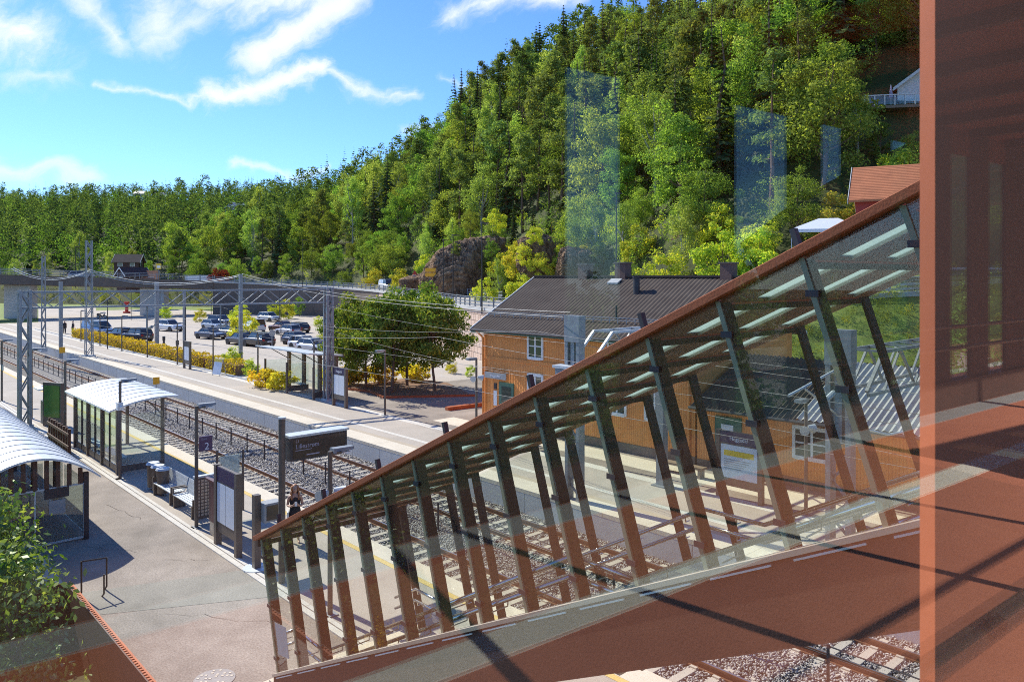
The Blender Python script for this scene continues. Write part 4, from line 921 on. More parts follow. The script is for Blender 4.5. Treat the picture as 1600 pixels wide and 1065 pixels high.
# ------------------------------------------------------------------ station house
C0 = Vector((-1.5, 42.0, 0)); e1 = Vector((.70,-.714,0)).normalized(); rzH = math.atan2(e1.y, e1.x)   # local x along the front, y back
def house_window(par, x, z0, z1, w, y=0.0, panes=(2,2)):
    f = MB(); t_ = .07
    f.box(x-w/2-.06,x-w/2+.06,y-.07,y+.02,z0-.08,z1+.08).box(x+w/2-.06,x+w/2+.06,y-.07,y+.02,z0-.08,z1+.08).box(x-w/2+.06,x+w/2-.06,y-.068,y+.02,z1-.05,z1+.1).box(x-w/2+.06,x+w/2-.06,y-.09,y+.02,z0-.1,z0+.05)
    for k in range(1, panes[0]): f.box(x-w/2+w*k/panes[0]-.045,x-w/2+w*k/panes[0]+.045,y-.055,y+.0,z0+.05,z1-.05)
    for k in range(1, panes[1]):
        zz = z0+(z1-z0)*k/panes[1]
        for j in range(panes[0]): 
            xa = x-w/2+w*j/panes[0]+.05; f.box(xa,xa+w/panes[0]-.1,y-.05,y+.0,zz-.03,zz+.03)
    o = P('window', f, M['white'], par); P('pane', MB().box(x-w/2+.055,x+w/2-.055,y-.03,y-.01,z0+.045,z1-.045), M['houseglass'], o); return o
def corrug(x0, x1, y0, z0, y1, z1, pitch, amp, th=.05):
    """corrugated sheet: waves along x, sloping from (y0,z0) to (y1,z1)"""
    n = int((x1-x0)/pitch*4); m = MB(); nx = Vector((0, -(z1-z0), y1-y0)).normalized(); vs = []
    for k in range(n+1):
        x = x0+(x1-x0)*k/n; h = amp*(0,1,0,-1)[k % 4]
        vs += [(x, y0+nx.y*h, z0+nx.z*h), (x, y1+nx.y*h, z1+nx.z*h)]
    m.add(vs, [(2*k,2*k+2,2*k+3,2*k+1) for k in range(n)])
    m.add([(x0,y0,z0-th),(x1,y0,z0-th),(x1,y1,z1-th),(x0,y1,z1-th)], [(0,3,2,1)]); return m
sh = E('station_house', 'two storey orange wooden station house with black corrugated roof and white windows', 'building', C0, rzH)
LX, WY, ZE, ZR = 13.2, 9.0, 5.45, 7.95
wl_ = MB().prism([(0,.35),(WY,.35),(WY,ZE),(WY/2,ZR-.05),(0,ZE)], 0, 0, LX); P('wall', wl_, M['orangewall'], sh)
P('plinth', MB().box(-.04,LX+.04,-.04,WY+.04,-.1,.42), M['concrete_d'], sh)
P('belt_board', MB().box(-.02,LX+.02,-.035,0.005,3.55,3.72), M['orangewall'], sh)
P('corner_board', MB().box(-.03,.14,-.03,.0,.42,ZE).box(LX-.14,LX+.03,-.03,.0,.42,ZE), M['orangewall'], sh)
ov = .55; sl_r = (ZR-ZE)/(WY/2); ye = -ov; ze = ZE - sl_r*ov + .06
M['roofblack'] = pm('black_roof_sheet', (.075,.06,.052), (.11,.09,.075), 1.2, .85, .0, spec=.08)
rf = P('roof', corrug(-.5, LX+.5, ye, ze, WY/2, ZR+.06, .24, .02, .12), M['roofblack'], sh)
P('roof', corrug(-.5, LX+.5, WY+ov, ze, WY/2, ZR+.06, .24, .02, .12), M['roofblack'], sh)
P('ridge_cap', MB().box(-.5,LX+.5,WY/2-.16,WY/2+.16,ZR+.06,ZR+.15), M['roofblack'], sh)
bb = MB()
for y0, z0, y1, z1 in ((ye,ze,WY/2,ZR+.06),(WY+ov,ze,WY/2,ZR+.06)):
    for x in (-.55, LX+.51): bb.hexa([(x,y0,z0-.2),(x+.04,y0,z0-.2),(x+.04,y1,z1-.2),(x,y1,z1-.2),(x,y0,z0+.05),(x+.04,y0,z0+.05),(x+.04,y1,z1+.05),(x,y1,z1+.05)])
P('bargeboard', bb, M['white'], sh)
P('gutter', MB().tube((-.5,ye-.06,ze-.06),(LX+.5,ye-.06,ze-.06),.06,n=8), M['darkpost'], sh)
P('fascia', MB().box(-.5,LX+.5,ye+.02,ye+.06,ze-.2,ze-.04), M['greendoor'], sh)
P('downpipe', MB().path([(-.02,ye-.05,ze-.1),(-.02,-.1,ze-.5),(-.02,-.1,.1)], .05, 8).path([(LX-.2,ye-.05,ze-.1),(LX-.2,-.1,ze-.5),(LX-.2,-.1,.1)], .05, 8), M['orangewall'], sh)
sg = MB(); yg, zg = .55, ze + sl_r*(ov+.55) + .16
for z in (0,.12): sg.bar((-.3,yg,zg+z),(LX+.3,yg,zg+z),.03)
for k in range(28): sg.bar((-.3+k*.5,yg,zg-.14),(-.3+k*.5,yg,zg+.13),.03)
P('snow_guard', sg, M['gutter'], sh)
for x in (3.87,6.46,9.1,11.9): house_window(sh, x, 3.88, 5.08, 1.0)
for x in (3.87,6.46,9.1,11.2): house_window(sh, x, 1.72, 2.98, 1.0)
for y in (2.6,6.2): 
    pass
d_ = P('door', MB().box(1.2,2.3,-.05,.0,.1,2.4), M['greendoor'], sh); P('handle', MB().box(2.12,2.2,-.09,-.05,1.1,1.25), M['steel'], d_); P('door_window', MB().box(1.4,2.1,-.06,-.05,1.35,2.2), M['houseglass'], d_)
P('notice', MB().box(.75,1.0,-.03,.0,1.1,1.9), M['paperw'], sh); P('notice', MB().box(.78,.98,-.03,.0,1.98,2.3), M['darkpost'], sh)
for kx, w, h, lab in ((3.35,.62,.72,'grey brick chimney'),(5.95,.68,.78,'red brown brick chimney'),(12.2,.6,.7,None)):
    y_ = WY/2 + .05; c = MB().box(kx-w/2,kx+w/2,y_-.28,y_+.28,ZR-.5,ZR+h); o = P('chimney', c, M['chimney'], sh, label=lab); P('cap', MB().box(kx-w/2-.06,kx+w/2+.06,y_-.33,y_+.33,ZR+h,ZR+h+.07), M['concrete_d'], o)
def zroof(y): return ze + sl_r*(y+ov)
P('vent_pipe', MB().tube((7.9,3.1,zroof(3.1)-.1),(7.9,3.1,zroof(3.1)+.75),.17,n=10).tube((7.9,3.1,zroof(3.1)+.75),(7.9,3.1,zroof(3.1)+.82),.22,n=10), M['darkpost'], sh)
P('vent_pipe', MB().tube((8.3,.95,zroof(.95)-.1),(8.3,.95,zroof(.95)+.62),.05,n=8), M['darkpost'], sh)
P('roof_hatch', MB().hexa([(5.5,3.75,zroof(3.75)+.05),(6.2,3.75,zroof(3.75)+.05),(6.2,4.15,zroof(4.15)+.05),(5.5,4.15,zroof(4.15)+.05),(5.5,3.75,zroof(3.75)+.12),(6.2,3.75,zroof(3.75)+.12),(6.2,4.15,zroof(4.15)+.12),(5.5,4.15,zroof(4.15)+.12)]), M['gutter'], sh)
ns = E('station_sign', 'dark hanging name sign beside the green door of the orange house', 'sign', C0 + e1*.55 + Vector((-.05,-.06,2.62)), rzH)
P('board', MB().box(-.15,1.5,-.30,-.26,-.02,.3), M['gutter'], ns); P('bracket', MB().bar((-.1,-.28,.32),(-.1,.05,.32),.03).bar((1.4,-.28,.32),(1.4,.05,.32),.03), M['darkpost'], ns)
text('lettering', 'Heggedal', .2, M['lettering'], ns, (.67,-.305,.07), (R(90),0,0), align='CENTER')
# lower wing
an = E('station_annex', 'low orange station annex with grey corrugated roof, green door and dark window', 'building', C0 + e1*13.3, rzH)
LX2, ZE2, ZR2, WY2 = 22, 2.85, 4.45, 8.0
P('wall', MB().prism([(.02,.35),(WY2,.35),(WY2,ZE2),(WY2/2,ZR2-.06),(.02,ZE2)], 0, .02, LX2), M['orangewall'], an)
P('plinth', MB().box(.02,LX2,-.02,WY2,-.1,.36), M['concrete_d'], an)
s2 = (ZR2-ZE2)/(WY2/2)
M['roofgrey'] = pm('grey_roof_sheet', (.33,.33,.335), (.42,.42,.42), .8, .5, .05)
P('roof', corrug(4.6, LX2+.5, -.5, ZE2-s2*.5+.06, WY2/2, ZR2+.06, .24, .04, .1), M['roofgrey'], an); P('roof', corrug(4.6, LX2+.5, WY2+.5, ZE2-s2*.5+.06, WY2/2, ZR2+.06, .24, .04, .1), M['roofgrey'], an)
P('roof', corrug(.06, 4.58, -.7, ZE2-s2*.7+.06, WY2/2, ZR2+.06, .2, .04), M['roofblack'], an)
P('gutter', MB().tube((.1,-.76,ZE2-.22),(LX2+.5,-.6,ZE2-.16),.06,n=8), M['darkpost'], an)
d_ = P('door', MB().box(.9,2.1,-.05,.02,.1,2.3), M['greendoor'], an); P('door_window', MB().box(1.2,1.75,-.07,-.05,1.2,2.0), M['paper'], d_); P('handle', MB().box(1.9,1.97,-.09,-.05,1.05,1.2), M['steel'], d_)
house_window(an, 5.0, 1.2, 2.3, 1.4); house_window(an, 9.5, 1.2, 2.3, 1.2); house_window(an, 13, 1.2, 2.3, 1.2)
TH('bench', MB().box(-1.1,1.1,-.2,.2,.36,.44).box(-1.0,-.9,-.18,.18,.0,.36).box(.9,1.0,-.18,.18,0,.36), M['wood'], 'pale wooden bench in front of the annex door', 'bench', C0+e1*13.4+Vector((-1.0,-1.1,0)), rzH)

# ------------------------------------------------------------------ lamps, signs, boards (track frame)
def lamp(a, b, label, h=3.9, head=1, arm=.45, speakers=False, group='lamp posts'):
    e = E('lamp_post', label, 'lamp post', T(a,b), RZ, group)
    P('pole', MB().tube((0,0,0),(0,0,h),.062,.055,10), M['brownpost'], e); P('base_plate', MB().box(-.15,.15,-.15,.15,0,.03), M['galv'], e)
    P('arm', MB().bar((0,0,h-.06),(.15*head,arm*.5*head,h-.03),.06), M['brownpost'], e)
    l = MB().hexa([(-.12,.05,h-.05),(.12,.05,h-.05),(.1,.6,h-.01),(-.1,.6,h-.01),(-.1,.05,h+.07),(.1,.05,h+.07),(.09,.6,h+.06),(-.09,.6,h+.06)]) if head > 0 else MB().box(-.12,.12,-.6,-.05,h-.04,h+.06)
    o = P('lamp_head', l, M['galv'], e); P('lens', MB().box(-.1,.1,.15 if head > 0 else -.5,.5 if head > 0 else -.15,h-.075,h-.05), M['paperw'], o)
    if speakers:
        s = MB()
        for sg in (-1,1): s.tube((0,.09*sg,h-.95),(.12,.32*sg,h-1.0),.07,.16,12)
        P('loudspeaker', s, M['galv_l'], e, smooth=False)
    return e
lamp(2.8,2.62,'lamp post with two round loudspeakers rising behind the staircase glass', speakers=True)
l2 = lamp(11.4,2.62,'lamp post carrying the purple number sign beside the benches')
P('sign_plate', MB().box(-.03,.03,.08,.5,2.42,2.9), M['signpurple'], l2); text('lettering','2',.32,M['lettering'],l2,(.034,.32,2.47),(R(90),0,R(90)),align='CENTER'); text('lettering','Spor',.1,M['dimletter'],l2,(.034,.14,2.79),(R(90),0,R(90)))
l3 = lamp(19.4,2.55,'lamp post with small white camera at the corner of the arched shelter')
P('camera_box', MB().box(-.1,.1,-.12,.1,2.75,3.05).tube((.1,0,2.9),(.2,0,2.86),.05,n=8), M['white'], l3)
lamp(29.0,2.7,'lamp post between the arched shelter and the green poster board')
lamp(36.8,2.7,'lamp post just behind the near lattice mast')
l4 = lamp(45.0,2.55,'lamp post with small grey plate at the left picture edge'); P('sign_plate', MB().box(.05,.5,-.02,.02,2.0,2.35), M['gutter'], l4)
farlab = ['with two loudspeakers in front of the annex window','in front of the orange wall behind the glass','with loudspeakers near the corner of the orange house','beside the street trees','standing inside the glass shelter end','at the middle of the glass shelter','at the near end of the golden hedge','beside the parking info board','behind the yellow track sign','third from the far end of the hedge','second from the far end of the hedge','at the far end of the hedge']
for k, a in enumerate([-1.2,7.4,16.2,24.1,32.6,41.2,49.8,58.2,66.6,75.0,83.4,91.8]):
    lamp(a, 18.0 if k > 2 else 18.3, 'slim far platform lamp post '+farlab[k], 3.75 if k > 2 else 3.9, 1 if k > 3 else -1, speakers=k in (0,2), group='far platform lamps')
# thin lamp poles of the parking lot
for i, (px, py, h) in enumerate([(377,576,5.2),(439,534,4.6),(290,552,5.0),(168,545,5.5),(205,500,5.5),(250,505,6),(437,510,6.0),(330,500,6)]):
    lb = ['behind the olive bush','between two dark cars at the lot entrance','beside the white car','beside the silver van','near the motor scooter','by the bridge pillar','in front of the far brown wall','beside the abutment'][i]
    e = E('parking_lamp', 'slim dark parking lot lamp '+lb, 'lamp post', at(px,py), .6*i, 'parking lot lamps'); P('pole', MB().tube((0,0,0),(0,0,h),.055,.045,8), M['darkpost'], e); P('lamp_head', MB().box(-.1,.7,-.12,.12,h-.03,h+.07), M['darkpost'], e)

def board(a0, a1, b, z1, label, hdr, name='info_board', posterz=.75, cat='info board', tx=None, panels=2, z0=.55):
    e = E(name, label, cat, T((a0+a1)/2, b), RZ); w = (a1-a0)/2
    for s in (-1,1): P('post', MB().box(s*w-.08,s*w+.08,-.09,.09,0,z1), M['brownpost'], e)
    P('frame', MB().box(-w+.08,w-.08,-.05,.05,posterz-.3,z1-.02), M['brownpost'], e)
    P('header', MB().box(-w+.09,w-.09,-.065,-.05,z1-.45,z1-.04), M[hdr], e)
    n = panels; W2 = 2*w-.2
    for k in range(n): P('poster', MB().box(-w+.1+W2*k/n+.015,-w+.1+W2*(k+1)/n-.015,-.062,-.05,posterz,z1-.5), M['paper'], e)
    if tx: text('lettering', tx, .2, M['lettering'], e, (0,-.07,z1-.33), (R(90),0,0), align='CENTER')
    return e
board(7.9,9.4,2.52,2.42,'large information board with blue header nearest the staircase, beside the ticket machine','signblue')
bo = board(27.7,29.2,17.55,2.45,'far platform information board with dark header beside the lattice mast','signblue',tx='Heggedal')
board(53.9,55.3,17.6,2.4,'slim timetable board in front of the golden hedge','darkpost')
b3 = board(.4,2.1,18.2,2.45,'white poster board with yellow band and blue header by the annex','signblue',tx='Heggedal', panels=1)
P('yellow_band', MB().box(-.6,.6,-.068,-.062,1.55,1.75), M['yellowband'], b3)
tl = MB()
for k in range(5): tl.box(-.6,.5-.1*k,-.067,-.062,1.4-.08*k,1.43-.08*k)
P('print', tl, M['gutter'], b3)
# ticket machine
t_ = E('ticket_machine', 'dark maroon ticket machine on a pale base behind the big info board', 'ticket machine', T(10.1,3.0), RZ)
P('cabinet', MB().box(-.42,.42,-.32,.32,.42,1.72), M['maroon'], t_, bevel=.02); P('base', MB().box(-.4,.4,-.3,.3,0,.42), M['sill'], t_); P('canopy', MB().hexa([(-.46,-.42,1.72),(.46,-.42,1.72),(.46,.36,1.72),(-.46,.36,1.72),(-.46,-.42,1.78),(.46,-.42,1.78),(.46,.36,1.9),(-.46,.36,1.9)]), M['maroon'], t_); P('screen', MB().box(-.25,.15,.32,.335,1.1,1.5), M['screen'], t_)
# perforated timetable stand
t_ = E('perforated_stand', 'narrow stand with a tan perforated panel between bench and lamp', 'notice stand', T(11.75,2.75), RZ)
P('frame', MB().box(-.05,.05,-.06,.62,.15,1.5), M['brownpost'], t_)
pp_ = MB()
for i in range(5):
    for j in range(11): pp_.box(.05,.062,.0+i*.12,.09+i*.12,.25+j*.11,.33+j*.11)
P('panel', pp_, M['sill'], t_); P('cap', MB().box(-.08,.08,-.09,.65,1.5,1.56), M['galv_l'], t_)
t_ = E('glass_notice', 'small glass timetable panel standing behind the perforated stand', 'notice stand', T(12.2,3.6), RZ)
P('post', MB().tube((0,0,0),(0,0,2.2),.04).tube((0,.9,0),(0,.9,2.1),.04), M['brownpost'], t_); P('panel', MB().box(-.01,.01,.06,.84,.9,2.0), M['clear'], t_); P('poster', MB().box(-.03,-.015,.12,.78,1.05,1.95), M['paper'], t_)
# ticket validator post beside the stair
t_ = E('validator_post', 'square post with grey box on a round base plate at the foot of the staircase', 'validator', T(6.75,2.55), RZ)
P('post', MB().box(-.09,.09,-.09,.09,0,2.05), M['brownpost'], t_); P('base_plate', MB().tube((0,0,0),(0,0,.05),.36,n=20), M['galv_l'], t_); bx = P('box', MB().box(-.08,.3,.1,.62,1.3,1.82), M['gutter'], t_, bevel=.01); P('display', MB().box(.3,.31,.16,.56,1.36,1.76), M['screen'], bx)
# hanging train display
t_ = E('train_display', 'dark train display with destination text on a tall grey post', 'display', T(5.4,2.65), RZ)
P('post', MB().tube((0,0,0),(0,0,4.32),.09,n=12), M['brownpost'], t_); P('cap', MB().tube((0,0,4.32),(0,0,4.36),.1,n=12), M['galv_l'], t_)
hs = P('housing', MB().box(-.18,.16,.16,1.85,3.18,3.8), M['darkpost'], t_); P('roof', MB().box(-.24,.2,.12,1.9,3.8,3.86), M['galv_l'], t_); P('screen', MB().box(.16,.172,.24,1.78,3.24,3.75), M['screen'], hs)
text('lettering','Lillestrøm',.17,M['dimletter'],hs,(.176,.3,3.5),(R(90),0,R(90))); text('lettering','L1',.12,M['dimletter'],hs,(.176,.3,3.66),(R(90),0,R(90))); P('text_line', MB().box(.172,.176,.3,.78,3.44,3.455).box(.172,.176,.62,1.0,3.29,3.32), M['dimletter'], hs)
# bins and benches
for k in range(3):
    t_ = E('litter_bin', ['litter bin nearest the arched shelter','middle litter bin of the three beside the bench','litter bin closest to the bench'][k], 'bin', T(17.0-.55*k,3.05), RZ, 'three litter bins')
    P('body', MB().tube((0,0,.1),(0,0,.95),.2,.22,14), M['brownpost'], t_); P('lid', MB().tube((0,0,.95),(0,0,1.02),.26,.22,14), M['galv_l'], t_)
def bench(a, b, lab, n=6):
    t_ = E('bench', lab, 'bench', T(a,b), RZ, 'slatted platform benches'); s = MB(); k_ = MB()
    for i in range(5): s.box(-.95,.95,-.2+i*.1,-.12+i*.1,.43,.46)
    P('seat', s, M['galv_l'], t_)
    for i in range(20): k_.hexa([(-.95+i*.1,.26,.46),(-.89+i*.1,.26,.46),(-.89+i*.1,.28,.46),(-.95+i*.1,.28,.46),(-.95+i*.1,.38,.92),(-.89+i*.1,.38,.92),(-.89+i*.1,.4,.92),(-.95+i*.1,.4,.92)])
    P('backrest', k_, M['galv_l'], t_)
    for x in (-.85,.85): P('leg', MB().box(x-.04,x+.04,-.2,.2,0,.43), M['brownpost'], t_)
    for x in (-.95,.95): P('armrest', MB().box(x-.03,x+.03,-.2,.3,.62,.66).box(x-.03,x+.03,-.2,-.15,.43,.62), M['brownpost'], t_)
bench(13.2,3.0,'slatted bench closest to the perforated stand'); bench(15.3,3.0,'slatted bench closest to the litter bins')
# poster board and cabinet up the platform
t_ = E('poster_board', 'tall board with green poster beyond the lattice mast', 'poster board', T(33.4,3.1), RZ+.5)
P('frame', MB().box(-.65,.65,-.1,.1,.0,2.35), M['brownpost'], t_); P('poster', MB().box(-.55,.55,-.125,-.1,.5,2.2), M['greenglass'], t_)
t_ = E('ticket_cabinet', 'grey ticket cabinet with small white roof beside the green poster', 'cabinet', T(34.6,3.1), RZ); P('body', MB().box(-.4,.4,-.3,.3,0,1.25), M['darkpost'], t_); P('roof', MB().hexa([(-.6,-.6,1.9),(.6,-.6,1.9),(.6,.4,1.9),(-.6,.4,1.9),(-.6,-.6,1.96),(.6,-.6,1.96),(.6,.4,2.05),(-.6,.4,2.05)]), M['paperw'], t_); P('post', MB().tube((.5,.3,0),(.5,.3,1.95),.03).tube((-.5,.3,0),(-.5,.3,1.95),.03), M['brownpost'], t_)
# picket fence
t_ = E('picket_fence', 'short brown wooden picket fence between lawn and arched shelter', 'fence', T(27.4,2.1), RZ)
for i in range(9): P('picket', MB().box(-2.0+i*.48,-1.88+i*.48,-.06,.06,0,1.15), M['woodbrown'], t_)
P('rail', MB().box(-2.1,2.1,-.1,-.06,.85,.97).box(-2.1,2.1,-.1,-.06,.3,.42), M['woodbrown'], t_)
# yellow track signs
for i, (px, py, top) in enumerate([(97,592,542),(244,622,589)]):
    p = at(px,py,-.7); d = p.y; zt_ = CAM-(top-430)/F*d; t_ = E('track_sign', ['small yellow track sign farther along the rails','small yellow track sign behind the arched shelter roof'][i], 'sign', p, RZ, 'yellow track signs')
    P('post', MB().tube((0,0,-.2),(0,0,zt_-p.z),.03), M['galv'], t_); P('plate', MB().box(.03,.05,-.22,.22,zt_-p.z-.5,zt_-p.z), M['yellow'], t_)
# A-board
t_ = E('sandwich_board', 'white sandwich board with yellow header standing on the far platform', 'sign', at(343,586), RZ+.25)
P('panel', MB().hexa([(-.5,-.32,.1),(.5,-.32,.1),(.5,-.28,.1),(-.5,-.28,.1),(-.5,-.06,1.35),(.5,-.06,1.35),(.5,-.02,1.35),(-.5,-.02,1.35)]), M['paper'], t_); P('header', MB().hexa([(-.48,-.13,1.1),(.48,-.13,1.1),(.48,-.11,1.1),(-.48,-.11,1.1),(-.48,-.085,1.34),(.48,-.085,1.34),(.48,-.06,1.34),(-.48,-.06,1.34)]), M['yellowband'], t_); P('leg', MB().bar((-.45,.3,0),(-.45,0,1.3),.04).bar((.45,.3,0),(.45,0,1.3),.04).bar((-.45,-.32,0),(-.45,-.28,.2),.04).bar((.45,-.32,0),(.45,-.28,.2),.04), M['gutter'], t_)

# ------------------------------------------------------------------ shelters
t_ = E('platform_shelter', 'glass platform shelter with white arched roof beside the near track', 'shelter', T(23.6,3.9), RZ)
L_ = 3.4
def arch(x0, x1, y0, y1, z0, rise, n, ribs, th=.07, tilt=0.0):
    m = MB(); vs = []; pts = []
    for i in range(n+1):
        u = i/n; y = y0+(y1-y0)*u; pts.append((y, z0 + rise*4*u*(1-u) + tilt*u))
    poly = pts + [(y, z-th) for y, z in reversed(pts)]
    for i in range(n):
        a0, a1 = pts[i], pts[i+1]; m.hexa([(x0,a0[0],a0[1]-th),(x1,a0[0],a0[1]-th),(x1,a1[0],a1[1]-th),(x0,a1[0],a1[1]-th),(x0,a0[0],a0[1]),(x1,a0[0],a0[1]),(x1,a1[0],a1[1]),(x0,a1[0],a1[1])])
    rb_ = MB()
    for k in range(1, ribs):
        x = x0+(x1-x0)*k/ribs
        for i in range(n): rb_.bar((x,pts[i][0],pts[i][1]+.012),(x,pts[i+1][0],pts[i+1][1]+.012),.03,.016)
    return m, rb_
m_, r_ = arch(-L_-.25,L_+.25,-1.6,1.1,2.66,.16,12,8,.07,.36); ro = P('roof', m_, M['whiteroof'], t_); P('seam', r_, M['galv_l'], ro)
for x in (-L_,-L_/3,L_/3,L_):
    P('post', MB().box(x-.07,x+.07,-1.28,-1.12,0,2.75), M['brownpost'], t_)
for x in (-L_+.9,L_-.9): P('post', MB().box(x-.06,x+.06,.75,.88,0,2.9), M['brownpost'], t_); P('brace', MB().bar((x,.8,2.1),(x,.2,2.75),.05), M['brownpost'], t_)
for k in range(6):
    x = -L_+.1+k*1.11; P('glass_pane', MB().box(x,x+1.04,-1.21,-1.195,.35,2.5), M['clear'], t_)
    if k % 2 == 0: P('mullion', MB().box(x+1.06,x+1.1,-1.24,-1.16,.1,2.65), M['darkpost'], t_)
P('glass_pane', MB().box(L_-.01,L_+.005,-1.1,.6,.35,2.4), M['clear'], t_); P('glass_pane', MB().box(-L_-.005,-L_+.01,-1.1,.6,.35,2.4), M['clear'], t_)
P('lower_panel', MB().box(-L_,L_,-1.22,-1.18,.08,.34).box(L_-.02,L_+.02,-1.1,.6,.08,.34), M['brownpost'], t_); P('bench_seat', MB().box(-2.6,2.6,-1.0,-.6,.45,.5), M['galv_l'], t_)
dm = MB()
for k in range(24): dm.box(-L_+.4+k*.3,-L_+.5+k*.3,-1.19,-1.185,1.45,1.53)
P('dot_marking', dm, M['lettering'], t_)
# bike shed
t_ = E('bike_shed', 'bicycle shed with long white barrel roof beside the leafy bush', 'shed', T(20.2,-1.7), RZ)
BL = 7.6
m_, r_ = arch(-BL,BL+.3,-1.75,1.75,1.95,.78,16,18,.06); ro = P('roof', m_, M['whiteroof'], t_); P('seam', r_, M['galv_l'], ro)
for x in (-BL+.3,-3.6,0,3.6,BL-.05):
    for y in (-1.42,1.42): P('post', MB().box(x-.07,x+.07,y-.07,y+.07,0,2.05), M['darkpost'], t_)
gb = MB()
for i in range(9): gb.box(BL-.03,BL+.01,-1.2+i*.3,-1.08+i*.3,1.72,2.1+.5*(1-((i-4)/4.6)**2))
P('gable_slat', gb, M['woodbrown'], t_)
P('glass_pane', MB().box(BL-.02,BL-.005,-1.3,.05,.12,1.7), M['clear'], t_); P('glass_pane', MB().box(BL-.02,BL-.005,.08,1.34,.12,1.7), M['clear'], t_)
P('pane_frame', MB().box(BL-.03,BL+.01,.04,.08,.1,1.72).box(BL-.03,BL+.01,1.34,1.38,.1,1.72).box(BL-.03,BL+.01,-1.35,1.38,1.7,1.75).box(BL-.03,BL+.01,-1.35,1.38,.06,.11), M['galv_l'], t_)
sg = P('sign_plate', MB().box(BL+.012,BL+.02,.3,.95,1.42,1.72), M['darkpost'], t_); P('sign_plate', MB().box(BL+.012,BL+.02,.42,.85,.95,1.36), M['gutter'], t_)
for k in range(5): P('side_pane', MB().box(-BL+.4+k*3.0,-BL+3.2+k*3.0,1.42,1.432,.15,1.8), M['clear'], t_)
P('back_wall', MB().box(-BL,BL,-1.5,-1.44,0,1.95), M['wood'], t_)
# bike rack by the wall
e = E('bike_stand', 'black bent tube bicycle stand beside the rusty planter wall', 'bike stand', T(7.75,-1.2), RZ)
P('tube_frame', MB().path([(-.35,.28,0),(-.18,.28,.12),(-.18,.28,.85),(-.18,-.3,.9),(-.18,-.3,.12),(-.35,-.3,0)],.022,8).path([(.1,.1,0),(.28,.1,.12),(.28,.1,.6)],.02,8), M['black'], e)
# rusty planter wall with comb edge
e = E('planter_wall', 'rusty steel retaining wall with comb slotted top edge', 'retaining wall', T(0,-1.62), RZ)
P('wall_plate', MB().box(-8.9,60,-.03,0,-1.5,.12), M['corten_d'], e)
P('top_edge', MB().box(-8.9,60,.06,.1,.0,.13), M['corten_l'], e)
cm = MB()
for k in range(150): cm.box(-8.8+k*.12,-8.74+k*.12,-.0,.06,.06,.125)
o = P('comb_slot', cm, M['corten_l'], e)
P('end_plate', MB().box(-8.94,-8.9,-9,0,-1.5,.12), M['corten'], e)
# manhole
p = at(335,1060)
e = E('manhole_cover', 'round cast iron manhole cover in the asphalt walk', 'manhole cover', (p.x,p.y,-.002)); P('ring', MB().tube((0,0,0),(0,0,.008),.4,n=32), M['gutter2'], e)
g = MB()
for rr0 in (.09,.17,.25,.33):
    n = int(rr0*50)
    for k in range(n):
        if k % 3: c, s = math.cos(6.283*k/n), math.sin(6.283*k/n); g.cbox(rr0*c, rr0*s, .011, .05, .05, .006)
P('pattern', g, M['slab'], e)
# far glass shelter
t_ = E('glass_shelter', 'glass waiting shelter with flat glass roof on the far platform', 'shelter', T(35.6,18.4), RZ)
P('roof', MB().hexa([(-4.0,-1.3,3.0),(4.0,-1.3,3.0),(4.0,1.2,2.72),(-4.0,1.2,2.72),(-4.0,-1.3,3.08),(4.0,-1.3,3.08),(4.0,1.2,2.8),(-4.0,1.2,2.8)]), M['galv_l'], t_)
P('roof_edge', MB().box(-4.05,4.05,1.16,1.26,2.66,2.84), M['brownpost'], t_)
for x in (-3.4,-1.1,1.2,3.4): P('post', MB().box(x-.14,x+.14,.9,1.1,0,2.75), M['wood'], t_); P('brace', MB().bar((x,1.0,2.0),(x,-.6,2.95),.05), M['darkpost'], t_)
for x in (-3.6,3.6,-.2): P('front_post', MB().box(x-.06,x+.06,-.8,-.68,0,2.1), M['brownpost'], t_)
for x in (-3.6,-.2,3.6): P('side_glass', MB().box(x-.01,x+.005,-.66,.88,.5,2.0), M['clear'], t_); P('side_panel', MB().box(x-.015,x+.015,-.66,.88,.12,.48), M['brownpost'], t_)
for x0, x1 in ((-3.2,-1.3),(-.9,1.0),(1.4,3.2)): P('back_glass', MB().box(x0,x1,.99,1.0,.3,2.4), M['clear'], t_)
P('bench_seat', MB().box(-2.8,-.4,.4,.8,.44,.5), M['galv_l'], t_)

# ------------------------------------------------------------------ catenary
def lattice(name, label, loc, h, w0, w1, m, rz=RZ, cat='mast', seg=.9, group=None, chord=.13):
    e = E(name, label, cat, loc, rz, group); c = MB(); d = MB()
    for sx in (-1,1):
        for sy in (-1,1): c.bar((sx*w0/2,sy*w0/2,0),(sx*w1/2,sy*w1/2,h),chord)
    P('chord', c, m, e); n = int(h/seg)
    for k in range(n):
        z0, z1 = h*k/n, h*(k+1)/n; a0 = w0+(w1-w0)*k/n; a1 = w0+(w1-w0)*(k+1)/n; s = 1 if k % 2 else -1
        for q in (-1,1): d.bar((s*a0/2,q*a0/2,z0),(-s*a1/2,q*a1/2,z1),.02,.08); d.bar((q*a0/2,s*a0/2,z0),(q*a1/2,-s*a1/2,z1),.02,.08)
    P('lacing', d, m, e); P('footing', MB().box(-w0*.8,w0*.8,-w0*.8,w0*.8,-.3,.12), M['concrete'], e); return e
ma = lattice('catenary_mast','grey lattice catenary mast beside the bike shed roof', T(34.2,1.9), 7.3, .46, .46, M['galv'])
mb_ = lattice('catenary_mast','grey lattice catenary mast in front of the street trees', T(31.2,18.3), 7.3, .42, .36, M['galv'])
pa, pb = T(34.2,1.9,7.2), T(31.2,18.3,7.2); e = E('portal_truss','long grey truss beam spanning both tracks between the lattice masts','truss', pa); g = MB(); d = pb-pa
